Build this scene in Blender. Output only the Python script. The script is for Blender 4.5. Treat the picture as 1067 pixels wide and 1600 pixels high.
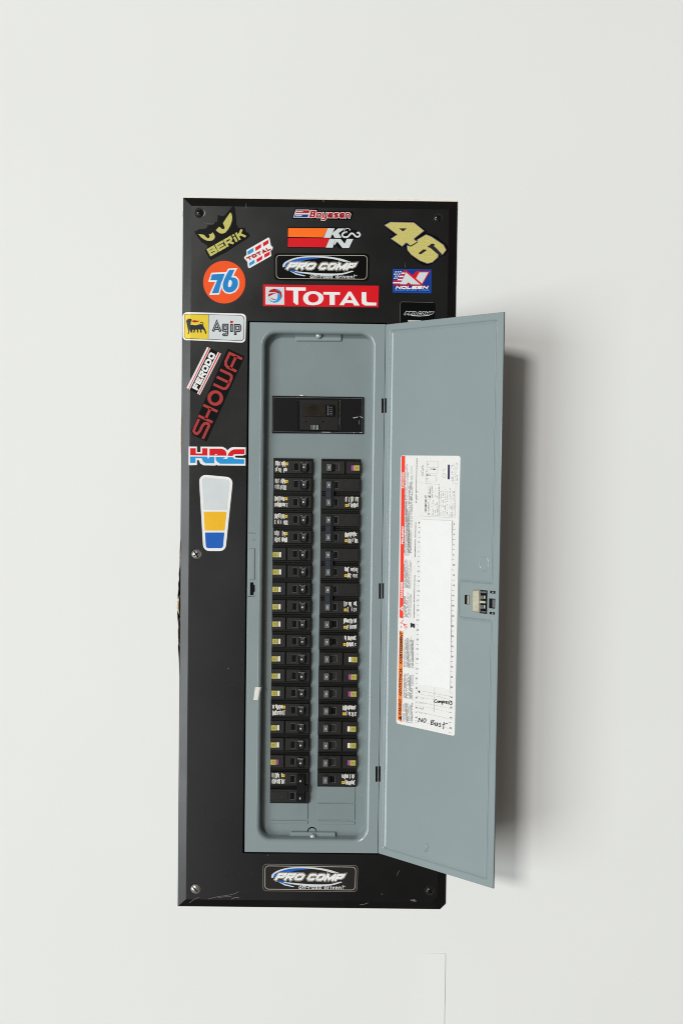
import bpy, bmesh, math, random
from mathutils import Vector, Matrix, Euler
from mathutils.geometry import tessellate_polygon
random.seed(7)
PI = math.pi
scene = bpy.context.scene
for o in list(bpy.data.objects): bpy.data.objects.remove(o)
C = scene.collection

# ------------------------------------------------------------------ camera
CAM_LOC = Vector((0.22233, -1.42624, -0.38949))
CAM_ROT = Euler((PI / 2 - 0.03447, -0.01323, -0.00339), 'XYZ')
FOC = 1569.24                      # focal length in pixels of the 1067 x 1600 photograph
cam = bpy.data.cameras.new('camera')
cam.sensor_fit = 'VERTICAL'; cam.sensor_height = 36.0; cam.lens = FOC / 1600 * 36.0
cam.clip_start = 0.05; cam.clip_end = 50
camo = bpy.data.objects.new('camera', cam); C.objects.link(camo)
camo.location = CAM_LOC; camo.rotation_euler = CAM_ROT
scene.camera = camo
RM = CAM_ROT.to_matrix()

# ------------------------------------------------------------------ light
w = bpy.data.worlds.new('World'); scene.world = w; w.use_nodes = True
bg = w.node_tree.nodes['Background']; bg.inputs[0].default_value = (1.0, 0.90, 0.79, 1); bg.inputs[1].default_value = 0.125
TGT = Vector((0.3, 0.0, -0.5))
def area(name, az, el, dist, sx, sy, power, col):
    l = bpy.data.lights.new(name, 'AREA'); l.shape = 'RECTANGLE'; l.size = sx; l.size_y = sy; l.energy = power; l.color = col
    o = bpy.data.objects.new(name, l); C.objects.link(o)
    az = math.radians(az); el = math.radians(el)
    o.location = TGT + Vector((-math.sin(az) * math.cos(el), -math.cos(az) * math.cos(el), math.sin(el))) * dist
    o.rotation_euler = (TGT - o.location).to_track_quat('-Z', 'Y').to_euler()
    return o
area('window_light', 25.5, 17.0, 24.0, 4.1, 3.0, 2870, (1.0, 0.985, 0.965))
area('room_light', 45, -7, 24.0, 10.5, 14.0, 3400, (0.94, 0.985, 1.0))
area('low_glow_light', 21, -17, 6.0, 2.0, 3.6, 34, (0.97, 0.985, 1.0))  # added fill for sheen on the cover's left and the lower enamel
scene.view_settings.view_transform = 'Standard'; scene.view_settings.look = 'None'
scene.cycles.filter_width = 1.0
scene.view_settings.exposure = 0; scene.view_settings.gamma = 1

# ------------------------------------------------------------------ helpers
def ray(px, py):
    return RM @ Vector(((px - 533.5) / FOC, -(py - 800) / FOC, -1.0))
class Plane:
    def __init__(s, O, U, V):
        s.O = Vector(O); s.U = Vector(U).normalized(); s.V = Vector(V).normalized(); s.N = s.U.cross(s.V)
    def uv(s, p, h=0.0):          # where the line of sight of a photo pixel meets the surface, h proud of it
        d = ray(*p); O = s.O + s.N * h
        t = (O - CAM_LOC).dot(s.N) / d.dot(s.N)
        q = CAM_LOC + d * t - s.O
        return (q.dot(s.U), q.dot(s.V))
    def w(s, u, v, h=0.0): return s.O + s.U * u + s.V * v + s.N * h
FACE = 0.006
COV = Plane((0, -FACE, 0), (1, 0, 0), (0, 0, 1))          # black cover face
FRM = Plane((0, -0.0055, 0), (1, 0, 0), (0, 0, 1))        # grey frame face
DEAD = Plane((0, 0.012, 0), (1, 0, 0), (0, 0, 1))        # dead front
WALL = Plane((0, 0, 0), (1, 0, 0), (0, 0, 1))
TH = math.radians(39.327); HX = 0.28577
DOOR = Plane((HX, -0.006, 0), (math.cos(TH), -math.sin(TH), 0), (0, 0, 1))
BRK = Plane((0, 0.0030, 0), (1, 0, 0), (0, 0, 1))        # front of the breakers
def Z(x0, y0, s, pts): return [(x0 + x / s, y0 + y / s) for x, y in pts]
def sm(pts, n=5, closed=True):
    out = []; m = len(pts)
    rng = range(m) if closed else range(m - 1)
    for i in rng:
        g = lambda k: pts[k % m] if closed else pts[min(max(k, 0), m - 1)]
        a, b, c, d = g(i - 1), g(i), g(i + 1), g(i + 2)
        for k in range(n):
            t = k / n
            out.append(tuple(0.5 * ((2 * b[j]) + (-a[j] + c[j]) * t + (2 * a[j] - 5 * b[j] + 4 * c[j] - d[j]) * t * t + (-a[j] + 3 * b[j] - 3 * c[j] + d[j]) * t ** 3) for j in (0, 1)))
    if not closed: out.append(pts[-1])
    return out
def ell(cx, cy, rx, ry, n=40, a0=0, a1=360, rot=0):
    r = []; full = abs(a1 - a0) >= 360; cr, sr = math.cos(math.radians(rot)), math.sin(math.radians(rot))
    for i in range(n if full else n + 1):
        a = math.radians(a0 + (a1 - a0) * i / n); x, y = rx * math.cos(a), ry * math.sin(a)
        r.append((cx + x * cr - y * sr, cy + x * sr + y * cr))
    return r
def rnd(c, r, n=6):               # round the corners of a convex polygon
    out = []; m = len(c)
    for i in range(m):
        p = Vector(c[i]); a = (Vector(c[i - 1]) - p); b = (Vector(c[(i + 1) % m]) - p)
        ang = a.angle(b) / 2; rr = r[i] if isinstance(r, (list, tuple)) else r
        if rr <= 0: out += [tuple(p)]; continue
        d = rr / math.tan(ang); a.normalize(); b.normalize()
        s = p + a * d; e = p + b * d; cc = p + (a + b).normalized() * (rr / math.sin(ang))
        va = s - cc; vb = e - cc; t = va.angle(vb)
        for k in range(n + 1):
            f = k / n
            v = (va * math.sin((1 - f) * t) + vb * math.sin(f * t)) / math.sin(t)
            out.append(tuple(cc + v))
    return out
def offs(pts, d):                 # offset a closed loop (mitred)
    m = len(pts); out = []
    A = sum(pts[i][0] * pts[(i + 1) % m][1] - pts[(i + 1) % m][0] * pts[i][1] for i in range(m))
    sgn = 1 if A > 0 else -1
    for i in range(m):
        p = Vector(pts[i]); a = p - Vector(pts[i - 1]); b = Vector(pts[(i + 1) % m]) - p
        if a.length < 1e-9 or b.length < 1e-9: out.append(tuple(p)); continue
        a.normalize(); b.normalize()
        na = Vector((a.y, -a.x)) * sgn; nb = Vector((b.y, -b.x)) * sgn
        n = na + nb; l = n.length
        if l < 1e-6: n = na; k = 1
        else: n /= l; k = min(1 / max(n.dot(na), 0.3), 2.5)
        out.append(tuple(p + n * d * k))
    return out
def ribbon(pts, wd, closed=False):
    m = len(pts); L = []; R = []
    for i in range(m):
        p = Vector(pts[i])
        a = p - Vector(pts[i - 1]) if (i > 0 or closed) else None
        b = Vector(pts[(i + 1) % m]) - p if (i < m - 1 or closed) else None
        if a is None: a = b
        if b is None: b = a
        a = a.normalized(); b = b.normalized(); t = a + b
        if t.length < 1e-6: t = a
        t.normalize(); n = Vector((-t.y, t.x)); k = min(1 / max(abs(n.dot(Vector((-a.y, a.x)))), 0.4), 2)
        ww = wd[i] if isinstance(wd, (list, tuple)) else wd
        L.append(tuple(p + n * ww / 2 * k)); R.append(tuple(p - n * ww / 2 * k))
    q = []
    for i in range(m if closed else m - 1):
        j = (i + 1) % m; q.append([L[i], L[j], R[j], R[i]])
    return q

# ------------------------------------------------------------------ materials
def mat(name, col, rough=0.5, spec=0.5, metal=0.0, noise=None, bump=None, rvar=None, coat=0.0, specks=None):
    m = bpy.data.materials.new(name); m.use_nodes = True
    nt = m.node_tree; b = nt.nodes['Principled BSDF']
    b.inputs['Base Color'].default_value = (*col, 1); b.inputs['Roughness'].default_value = rough
    b.inputs['Specular IOR Level'].default_value = spec; b.inputs['Metallic'].default_value = metal
    b.inputs['Coat Weight'].default_value = coat
    tc = nt.nodes.new('ShaderNodeNewGeometry')
    def nz(scale, detail=4, rg=0.55):
        n = nt.nodes.new('ShaderNodeTexNoise'); n.inputs['Scale'].default_value = scale; n.inputs['Detail'].default_value = detail
        n.inputs['Roughness'].default_value = rg; nt.links.new(tc.outputs['Position'], n.inputs['Vector']); return n
    last = None
    if noise:
        n = nz(noise[0]); r = nt.nodes.new('ShaderNodeMapRange'); r.inputs[1].default_value = 0.3; r.inputs[2].default_value = 0.7
        r.inputs[3].default_value = 1 - noise[1]; r.inputs[4].default_value = 1 + noise[1]
        nt.links.new(n.outputs['Fac'], r.inputs[0])
        mx = nt.nodes.new('ShaderNodeVectorMath'); mx.operation = 'SCALE'; mx.inputs[0].default_value = col
        nt.links.new(r.outputs[0], mx.inputs['Scale']); last = mx.outputs[0]
    if specks:                    # dust: (scale, threshold, colour)
        n = nz(specks[0], 2, 0.5); r = nt.nodes.new('ShaderNodeMapRange'); r.inputs[1].default_value = specks[1]; r.inputs[2].default_value = specks[1] + 0.05
        nt.links.new(n.outputs['Fac'], r.inputs[0])
        mm = nt.nodes.new('ShaderNodeMix'); mm.data_type = 'RGBA'; mm.inputs[7].default_value = (*specks[2], 1)
        if last: nt.links.new(last, mm.inputs[6])
        else: mm.inputs[6].default_value = (*col, 1)
        nt.links.new(r.outputs[0], mm.inputs[0]); last = mm.outputs[2]
    if last: nt.links.new(last, b.inputs['Base Color'])
    if rvar:
        n = nz(rvar[0]); r = nt.nodes.new('ShaderNodeMapRange'); r.inputs[1].default_value = 0.3; r.inputs[2].default_value = 0.7
        r.inputs[3].default_value = rough - rvar[1]; r.inputs[4].default_value = rough + rvar[1]
        nt.links.new(n.outputs['Fac'], r.inputs[0]); nt.links.new(r.outputs[0], b.inputs['Roughness'])
    if bump:
        n = nz(bump[0], 3); bp = nt.nodes.new('ShaderNodeBump'); bp.inputs['Strength'].default_value = 1.0; bp.inputs['Distance'].default_value = bump[1]
        nt.links.new(n.outputs['Fac'], bp.inputs['Height']); nt.links.new(bp.outputs[0], b.inputs['Normal'])
    return m
def lin(r, g, b): return tuple(((c / 255) / 12.92 if c / 255 < .04045 else ((c / 255 + .055) / 1.055) ** 2.4) for c in (r, g, b))
M = {}
M['wall'] = mat('wall_paint', (0.775, 0.785, 0.765), 0.62, 0.3, noise=(2.3, 0.012), bump=(190, 0.00012))
M['gyp'] = mat('torn_plasterboard', (0.62, 0.50, 0.36), 0.9, 0.2, noise=(260, 0.35), bump=(500, 0.0004))
M['caulk'] = mat('cream_caulk', (0.80, 0.74, 0.62), 0.7, 0.3, noise=(90, 0.10))
M['cover'] = mat('black_powder_coat', (0.0025, 0.0025, 0.0028), 0.29, 0.5, noise=(14, 0.10), bump=(1400, 0.000018), rvar=(9, 0.04), specks=(520, 0.80, (0.10, 0.10, 0.10)))
M['void'] = mat('dark_interior', (0.006, 0.006, 0.006), 0.8, 0.1)
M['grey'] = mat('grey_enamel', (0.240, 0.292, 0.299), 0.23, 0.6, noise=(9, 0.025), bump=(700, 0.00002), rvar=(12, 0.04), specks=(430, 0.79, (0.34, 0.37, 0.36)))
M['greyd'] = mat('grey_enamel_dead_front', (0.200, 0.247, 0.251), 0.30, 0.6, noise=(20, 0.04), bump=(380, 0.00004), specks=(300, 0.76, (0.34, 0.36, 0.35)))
M['brk'] = mat('black_breaker_plastic', (0.0085, 0.008, 0.0075), 0.34, 0.5, noise=(160, 0.25), bump=(1800, 0.00003), specks=(700, 0.78, (0.13, 0.12, 0.11)))
M['brk2'] = mat('glossy_black_plastic', (0.005, 0.005, 0.006), 0.24, 0.4)
M['knobk'] = mat('black_handle_plastic', (0.003, 0.003, 0.0032), 0.33, 0.3)
M['hole'] = mat('black_recess', (0.003, 0.003, 0.003), 0.7, 0.1)
M['toggle'] = mat('grey_plastic_and_highlight', (0.12, 0.124, 0.13), 0.3, 0.5, noise=(400, 0.3))  # grey parts, and highlights on breaker handles put into the colour
M['tie'] = mat('blue_black_handle_tie', (0.020, 0.026, 0.034), 0.32, 0.5)
M['amber'] = mat('brown_window', (0.014, 0.010, 0.006), 0.22, 0.5, noise=(90, 0.5))
M['ytest'] = mat('yellow_test_button', (0.42, 0.37, 0.075), 0.45, 0.4, noise=(500, 0.15))
M['ydark'] = mat('olive_button_mark', (0.12, 0.10, 0.02), 0.5, 0.3)
M['mag'] = mat('magenta_plastic', (0.33, 0.05, 0.30), 0.45, 0.4)
M['ink_w'] = mat('white_ink', (0.74, 0.725, 0.66), 0.5, 0.3)
M['ink_y'] = mat('yellow_ink', (0.72, 0.47, 0.04), 0.5, 0.3)
M['chrome'] = mat('zinc_screw', (0.62, 0.61, 0.58), 0.30, 0.5, metal=0.9, noise=(300, 0.1))
M['bscrew'] = mat('black_screw', (0.012, 0.012, 0.012), 0.22, 0.6)
M['zinc'] = mat('cream_zinc_latch', (0.50, 0.47, 0.36), 0.38, 0.5, metal=0.5, noise=(220, 0.12))
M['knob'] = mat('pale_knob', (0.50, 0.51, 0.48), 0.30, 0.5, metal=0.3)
def vinyl(name, col, rough=0.32): return mat(name, col, rough, 0.2, noise=(60, 0.03))
M['v_black'] = vinyl('vinyl_black', (0.0015, 0.0015, 0.0018), 0.25)
M['v_bevel'] = mat('clear_vinyl_edge', (0.17, 0.16, 0.15), 0.35, 0.5)
M['v_white'] = vinyl('vinyl_white', (0.80, 0.80, 0.79))
M['v_cool'] = vinyl('vinyl_cool_white', (0.62, 0.66, 0.67))
M['v_cream'] = vinyl('vinyl_cream_line', (0.50, 0.47, 0.38))
M['v_olive'] = vinyl('vinyl_olive_yellow', (0.52, 0.49, 0.13))
M['v_orange'] = vinyl('vinyl_orange', (0.86, 0.085, 0.008))
M['v_kno'] = vinyl('vinyl_bright_orange', (0.95, 0.16, 0.010))
M['v_red'] = vinyl('vinyl_red', (0.66, 0.006, 0.014))
M['v_dred'] = vinyl('vinyl_dark_red', (0.42, 0.008, 0.015))
M['v_blue'] = vinyl('vinyl_blue', (0.008, 0.215, 0.56))
M['v_sky'] = vinyl('vinyl_sky_blue', (0.018, 0.30, 0.66))
M['v_navy'] = vinyl('vinyl_navy', (0.006, 0.035, 0.26))
M['v_royal'] = vinyl('vinyl_royal', (0.012, 0.11, 0.46))
M['v_yellow'] = vinyl('vinyl_yellow', (0.78, 0.58, 0.035))
M['v_gold'] = vinyl('vinyl_golden', (0.84, 0.47, 0.020))
M['v_brick'] = vinyl('vinyl_brick_red', (0.38, 0.036, 0.036))
M['v_ink'] = vinyl('vinyl_slate_ink', (0.016, 0.018, 0.026))
M['v_lemon'] = vinyl('vinyl_pale_yellow', (0.58, 0.50, 0.16))
M['v_teal'] = vinyl('vinyl_teal_edge', (0.02, 0.10, 0.20))
M['v_tan'] = vinyl('vinyl_tan_edge', (0.42, 0.18, 0.10))
M['paper'] = mat('label_paper', (0.70, 0.70, 0.68), 0.55, 0.3, noise=(120, 0.02))
M['strip'] = mat('bright_paper', (0.745, 0.75, 0.745), 0.7, 0.2, noise=(60, 0.015))
M['l_red'] = mat('label_red', (0.80, 0.035, 0.014), 0.5, 0.3)
M['l_orange'] = mat('label_orange', (0.83, 0.19, 0.018), 0.5, 0.3)
M['l_ink'] = mat('label_ink', (0.02, 0.02, 0.02), 0.6, 0.2)
M['l_grey'] = mat('label_fine_ink', (0.13, 0.13, 0.13), 0.6, 0.2)
M['l_pale'] = mat('label_pale_ink', (0.40, 0.40, 0.39), 0.6, 0.2)
M['l_navy'] = mat('label_navy_ink', (0.03, 0.02, 0.08), 0.6, 0.2)
M['marker'] = mat('marker_ink', (0.008, 0.008, 0.014), 0.4, 0.3)
M['tape'] = mat('masking_tape', (0.72, 0.70, 0.66), 0.7, 0.2, noise=(300, 0.06))
M['scratch'] = mat('scratched_paint', (0.16, 0.155, 0.15), 0.6, 0.3)

# ------------------------------------------------------------------ objects
def link(name, me, parent=None, loc=(0, 0, 0)):
    o = bpy.data.objects.new(name, me); C.objects.link(o); o.location = loc
    if parent is not None: o.parent = parent
    return o
def thing(name, label, cat, loc, group=None):
    o = bpy.data.objects.new(name, None); C.objects.link(o); o.empty_display_size = 0.01
    o.location = loc; o['label'] = label; o['category'] = cat
    if group: o['group'] = group
    return o
def wloc(o):
    v = Vector(o.location)
    while o.parent: o = o.parent; v += Vector(o.location)
    return v
def mesh(name, V, F, m, parent=None, smooth=False, mats=None, idx=None):
    """V in world space; the object's own origin is its parent's"""
    b = wloc(parent) if parent is not None else Vector((0, 0, 0))
    me = bpy.data.meshes.new(name); me.from_pydata([tuple(Vector(v) - b) for v in V], [], F)
    for mm in (mats or [m]): me.materials.append(mm)
    if idx: me.polygons.foreach_set('material_index', idx)
    if smooth: me.polygons.foreach_set('use_smooth', [True] * len(me.polygons))
    me.update(); return link(name, me, parent)
class Acc:
    """collects flat or raised shapes into one mesh"""
    def __init__(s, pl): s.pl = pl; s.V = []; s.F = []; s.I = []; s.cr = None
    def _tri(s, loops):
        vs = [[Vector((x, y, 0)) for x, y in l] for l in loops]
        T = tessellate_polygon(vs); P = [p for l in loops for p in l]; out = []
        for t in T:
            a, b, c = (P[k] for k in t)
            A = (b[0] - a[0]) * (c[1] - a[1]) - (b[1] - a[1]) * (c[0] - a[0])
            if abs(A) < 1e-14: continue
            out.append(t if A > 0 else (t[0], t[2], t[1]))
        return P, out
    def poly(s, loops, h=0.0001, thick=0.0, mi=0, px=True):
        if not isinstance(loops[0][0], (tuple, list)): loops = [loops]
        if px: loops = [[s.pl.uv(p, h) for p in l] for l in loops]
        P, T = s._tri(loops); b = len(s.V)
        s.V += [s.pl.w(u, v, h) for u, v in P]; s.F += [tuple(b + k for k in t) for t in T]; s.I += [mi] * len(T)
        if thick > 0:
            b2 = len(s.V); s.V += [s.pl.w(u, v, h - thick) for u, v in P]; k0 = 0
            for l in loops:
                m = len(l)
                for i in range(m):
                    j = (i + 1) % m; s.F.append((b + k0 + i, b + k0 + j, b2 + k0 + j, b2 + k0 + i)); s.I.append(mi)
                k0 += m
        return s
    def quads(s, qs, h=0.0001, mi=0, px=True):
        for q in qs:
            if px: q = [s.pl.uv(p, h) for p in q]
            A = sum(q[i][0] * q[(i + 1) % 4][1] - q[(i + 1) % 4][0] * q[i][1] for i in range(4))
            if A < 0: q = q[::-1]
            b = len(s.V); s.V += [s.pl.w(u, v, h) for u, v in q]; s.F.append((b, b + 1, b + 2, b + 3)); s.I.append(mi)
        return s
    def text(s, txt, BL, BR, TL, h=0.0002, bold=0.0, extra=0.0, spacing=1.0, mi=0, px=True):
        base, _ = glyphs(txt, bold, spacing); x0 = min(p[0] for p in base); x1 = max(p[0] for p in base); y0 = min(p[1] for p in base); y1 = max(p[1] for p in base)
        vs, fs = glyphs(txt, bold + extra, spacing) if extra else glyphs(txt, bold, spacing)
        BL, BR, TL = Vector(BL), Vector(BR), Vector(TL); b = len(s.V); UV = []
        for x, y in vs:
            q = BL + (BR - BL) * ((x - x0) / (x1 - x0)) + (TL - BL) * ((y - y0) / (y1 - y0))
            uv = s.pl.uv(q, h) if px else tuple(q)
            UV.append(uv); s.V.append(s.pl.w(*uv, h))
        for f in fs:
            A = sum(UV[f[i]][0] * UV[f[(i + 1) % len(f)]][1] - UV[f[(i + 1) % len(f)]][0] * UV[f[i]][1] for i in range(len(f)))
            s.F.append(tuple(b + k for k in (f if A > 0 else f[::-1]))); s.I.append(mi)
        return s
    def build(s, name, m, parent=None, smooth=False, mats=None):
        o = mesh(name, s.V, s.F, m, parent, smooth, mats, s.I if mats else None)
        if s.cr is not None: wrap(o, s.cr)
        return o
_g = {}
def glyphs(txt, off, spacing):
    k = (txt, round(off, 4), spacing)
    if k not in _g:
        c = bpy.data.curves.new('t', 'FONT'); c.body = txt; c.size = 1; c.offset = off; c.space_character = spacing; c.resolution_u = 4; c.fill_mode = 'FRONT'
        o = bpy.data.objects.new('t', c); C.objects.link(o); dg = bpy.context.evaluated_depsgraph_get(); dg.update()
        me = bpy.data.meshes.new_from_object(o.evaluated_get(dg)); 
        _g[k] = ([(v.co.x, v.co.y) for v in me.vertices], [tuple(p.vertices) for p in me.polygons])
        bpy.data.objects.remove(o); bpy.data.curves.remove(c); bpy.data.meshes.remove(me)
    return _g[k]
WID = {'i': .42, 'I': .42, 'M': 1.25, 'm': 1.25, 'L': .85, 'F': .9, '-': .5, ' ': .45}
def strokes_of(c, a, b):
    l, r, t = a, 1 - a, 1 - b; T_ = .26
    O = ([(T_, b), (1 - T_, b), (r, T_), (r, 1 - T_), (1 - T_, t), (T_, t), (l, 1 - T_), (l, T_)], True)
    P_ = [(l, t), (.68, t), (r, .88), (r, .60), (.68, .44), (l, .44)]
    return {
        'B': [([(l, 0), (l, 1)], False), ([(l, t), (.64, t), (r * .96, .86), (r * .96, .64), (.64, .52), (l, .52)], False), ([(.60, .52), (r, .40), (r, .15), (.68, b), (l, b)], False)],
        'E': [([(l, 0), (l, 1)], False), ([(l, t), (1, t)], False), ([(l, .5), (.88, .5)], False), ([(l, b), (1, b)], False)],
        'F': [([(l, 0), (l, 1)], False), ([(l, t), (1, t)], False), ([(l, .48), (.88, .48)], False)],
        'R': [([(l, 0), (l, 1)], False), (P_, False), ([(.48, .44), (r, 0)], False)], 'P': [([(l, 0), (l, 1)], False), (P_, False)],
        'K': [([(l, 0), (l, 1)], False), ([(r, 1), (l, .42)], False), ([(.45, .62), (r, 0)], False)],
        'i': [([(.5, 0), (.5, .66)], False), ([(.5, .78), (.5, 1)], False)], 'I': [([(.5, 0), (.5, 1)], False)],
        'O': [O], 'D': [([(l, b), (.62, b), (r, .30), (r, .70), (.62, t), (l, t)], True)],
        'C': [([(r, .64), (r, 1 - T_), (1 - T_, t), (T_, t), (l, 1 - T_), (l, T_), (T_, b), (1 - T_, b), (r, T_), (r, .36)], False)],
        'M': [([(l, 0), (l, 1)], False), ([(r, 0), (r, 1)], False), ([(l, 1 - b), (.5, .22), (r, 1 - b)], False)],
        'N': [([(l, 0), (l, 1)], False), ([(r, 0), (r, 1)], False), ([(l, 1 - b * .6), (r, b * .6)], False)],
        'T': [([(0, t), (1, t)], False), ([(.5, 0), (.5, t)], False)], 'L': [([(l, 0), (l, 1)], False), ([(l, b), (1, b)], False)],
        'A': [([(a * .8, 0), (.5, 1 - b), (1 - a * .8, 0)], False), ([(.2, .28), (.8, .28)], False)],
        'S': [([(r, .74), (.74, t), (.26, t), (l, .82), (l, .64), (.28, .53), (.72, .47), (r, .36), (r, .18), (.74, b), (.26, b), (l, .26)], False)],
        's': [([(r, t), (.26, t), (l, .80), (l, .66), (.28, .54), (.72, .46), (r, .34), (r, .20), (.74, b), (l, b)], False)],
        'o': [O], 'n': [([(l, 0), (l, 1)], False), ([(l, .78), (.34, t), (.68, t), (r, .70), (r, 0)], False)],
        'e': [([(l, .48), (r, .48), (r, .74), (.72, t), (.28, t), (l, .74), (l, .26), (.28, b), (1, b)], False)],
        'y': [([(l, 1), (l, .36), (.32, b), (.7, b)], False), ([(r, 1), (r, -.12), (.68, -.34), (.1, -.34)], False)],
        'g': [O, ([(r, 1), (r, -.14), (.70, -.38), (.30, -.38), (l, -.20)], False)], 'p': [O, ([(l, 1), (l, -.40)], False)],
        '-': [([(0, .45), (1, .45)], False)], ' ': []}[c]
def block(acc, txt, BL, BR, TL, th, gap, h, extra=0.0, mi=0):
    """heavy block lettering drawn as strokes; th, gap in photo pixels"""
    BL, BR, TL = Vector(BL), Vector(BR), Vector(TL); X = BR - BL; Y = TL - BL; Lx = X.length; n = len(txt)
    tot = sum(WID.get(c, 1) for c in txt); u = (Lx - gap * (n - 1)) / tot; x = 0.0; k = 0
    yv = abs(X.normalized().cross(Y))                       # height across the baseline
    for c in txt:
        w_ = WID.get(c, 1) * u; a = min(.45, th / 2 / w_); b = min(.3, th / 2 / yv)
        for pts, closed in strokes_of(c, a, b):
            q = [BL + X * ((x + p[0] * w_) / Lx) + Y * p[1] for p in pts]
            if extra and not closed:
                d0 = (q[0] - q[1]).normalized(); d1 = (q[-1] - q[-2]).normalized(); q[0] = q[0] + d0 * extra / 2; q[-1] = q[-1] + d1 * extra / 2
            acc.quads(ribbon(q, th + extra, closed), h=h + k * .000006, mi=mi); k = (k + 1) % 4
        x += w_ + gap
    return acc
BEV = 0.0125                       # width of the sloping margin of the cover
def wrap(o, cr):
    """press a sticker down over the sloping left margin of the cover"""
    bm = bmesh.new(); bm.from_mesh(o.data); off = wloc(o)
    bmesh.ops.bisect_plane(bm, geom=bm.verts[:] + bm.edges[:] + bm.faces[:], plane_co=Vector((BEV, 0, 0)) - off, plane_no=(1, 0, 0), dist=1e-6)
    for v in bm.verts:
        x = v.co.x + off.x
        if x < BEV: v.co.y += (BEV - x) / BEV * (FACE - 0.0013)
    bm.to_mesh(o.data); bm.free()
def uvr(pl, pts, h=0.0): return [pl.uv(p, h) for p in pts]

# ------------------------------------------------------------------ wall
a = Acc(WALL)
edge = []
W0, H0 = 0.385, 1.00923
def wl(px, py): return WALL.uv((px, py))
hole = [(0.006, -0.006), (W0 - 0.006, -0.006), (W0 - 0.006, -H0 + 0.006), (0.006, -H0 + 0.006)]
left = []
yy = 1100
rr = random.Random(3)
prof = {1100: .5, 1060: 0.2, 1040: -.7, 1025: -1.5, 1012: -2.6, 1000: -2.2, 990: -3.0, 978: -2.3, 968: -3.6, 958: -4.2, 948: -3.9, 940: -3.4, 930: -3.9, 920: -2.6, 912: -3.1, 905: -1.9, 896: -2.5, 885: -1.2, 870: -1.6, 850: -.8, 838: .3, 800: .4}
for y, dx in prof.items():
    ex = 287.2 + (y - 309.7) * (-9.7 / 1106.3); left.append(wl(ex + dx, y))
hole += left
big = [(-2.2, 1.6), (2.6, 1.6), (2.6, -2.6), (-2.2, -2.6)]
P, T = a._tri([big, hole]); V = [(u, 0, v) for u, v in P]; F = [tuple(t) for t in T]; I = [0] * len(F)
b = len(V); n = len(hole); V += [(u, 0.014, v) for u, v in hole]
for i in range(n):
    j = (i + 1) % n; F.append((4 + i, 4 + j, b + j, b + i)); I.append(1)
wall = mesh('wall', V, F, None, None, mats=[M['wall'], M['gyp']], idx=I); wall['kind'] = 'structure'
# torn paper and old caulk round the hole
a = Acc(WALL)
top = []
for i in range(40):
    x = 287 + i * (714 - 287) / 39; y = 309.7 + (x - 287) * 5.1 / 427; top.append((x, y))
a.poly([[(p[0], p[1] + 3) for p in top][::-1] + [(p[0], p[1] - 2.0 - rr.random() * 0.7) for p in top]], h=0.0006, thick=0.0006)
a.build('caulk_edge', M['caulk'], wall)
a = Acc(WALL)
for (y0, y1, am) in ((640, 720, 1.8), (325, 345, 1.5), (455, 480, 1.2), (860, 885, 1.3), (930, 962, 5.4), (965, 1010, 3.4)):
    pts = []; k = 12
    for i in range(k + 1):
        y = y0 + (y1 - y0) * i / k; ex = 287.2 + (y - 309.7) * (-9.7 / 1106.3); f = math.sin(PI * i / k)
        pts.append((ex - am * f * (0.7 + 0.5 * rr.random()), y))
    base = 1.5 if am < 3 else -2.4
    back = [(287.2 + (p[1] - 309.7) * (-9.7 / 1106.3) + base * (1 if am < 3 else math.sin(PI * (p[1] - y0) / (y1 - y0)) ** .5), p[1]) for p in pts][::-1]
    a.poly([pts + back], h=0.0004, thick=0.0004)
a.build('torn_paper', M['gyp'], wall)
# painted plate low on the wall
pl = thing('wall_plate', 'flat white painted plate low on the wall below the panel, cut off by the photo', 'wall plate', (wl(560, 1600)[0], 0, wl(560, 1600)[1]))
c = [wl(560, 1488), wl(696.3, 1488)]; x0, x1, z1 = c[0][0], c[1][0], c[0][1]; z0 = z1 - 0.30
V = []; F = []; NX = 12
xs = [x0 + (x1 - .0009 - x0) * k / NX for k in range(NX + 1)] + [x1 - .0003, x1]
zs = [z1, z1 - .0003, z1 - .0010, z0]
for r, zz in enumerate(zs):
    for k, x in enumerate(xs):
        f = max(0, (x - x0 - .07) / (x1 - .0009 - x0 - .07)); f = min(1, f) ** 1.5
        e = min((0, .75, 1, 1)[r], 1 if k <= NX else (.75 if k == NX + 1 else 0))
        V.append((x, -.0010 * f * e - .00001, zz))
n = len(xs)
for r in range(3):
    for k in range(n - 1): F.append((r * n + k, (r + 1) * n + k, (r + 1) * n + k + 1, r * n + k + 1))
mesh('plate', V, F, M['wall'], pl)

# ------------------------------------------------------------------ the panel
PAN = thing('electrical_panel', 'open flush breaker panel with black cover and grey door, set in the white wall', 'breaker panel', (W0 / 2, 0, -H0))
# box behind
V = []; F = []
def box(V, F, x0, x1, y0, y1, z0, z1):
    b = len(V); V += [(x0, y0, z0), (x1, y0, z0), (x1, y1, z0), (x0, y1, z0), (x0, y0, z1), (x1, y0, z1), (x1, y1, z1), (x0, y1, z1)]
    F += [(b, b + 3, b + 2, b + 1), (b + 4, b + 5, b + 6, b + 7), (b, b + 1, b + 5, b + 4), (b + 1, b + 2, b + 6, b + 5), (b + 2, b + 3, b + 7, b + 6), (b + 3, b, b + 4, b + 7)]
b = 0; x0, x1, z0, z1 = -0.02, W0 + 0.02, -H0 - 0.02, 0.02
V = [(x0, 0.014, z0), (x1, 0.014, z0), (x1, 0.014, z1), (x0, 0.014, z1), (x0, 0.1, z0), (x1, 0.1, z0), (x1, 0.1, z1), (x0, 0.1, z1)]
F = [(4, 5, 6, 7), (0, 1, 5, 4), (1, 2, 6, 5), (2, 3, 7, 6), (3, 0, 4, 7)]
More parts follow.
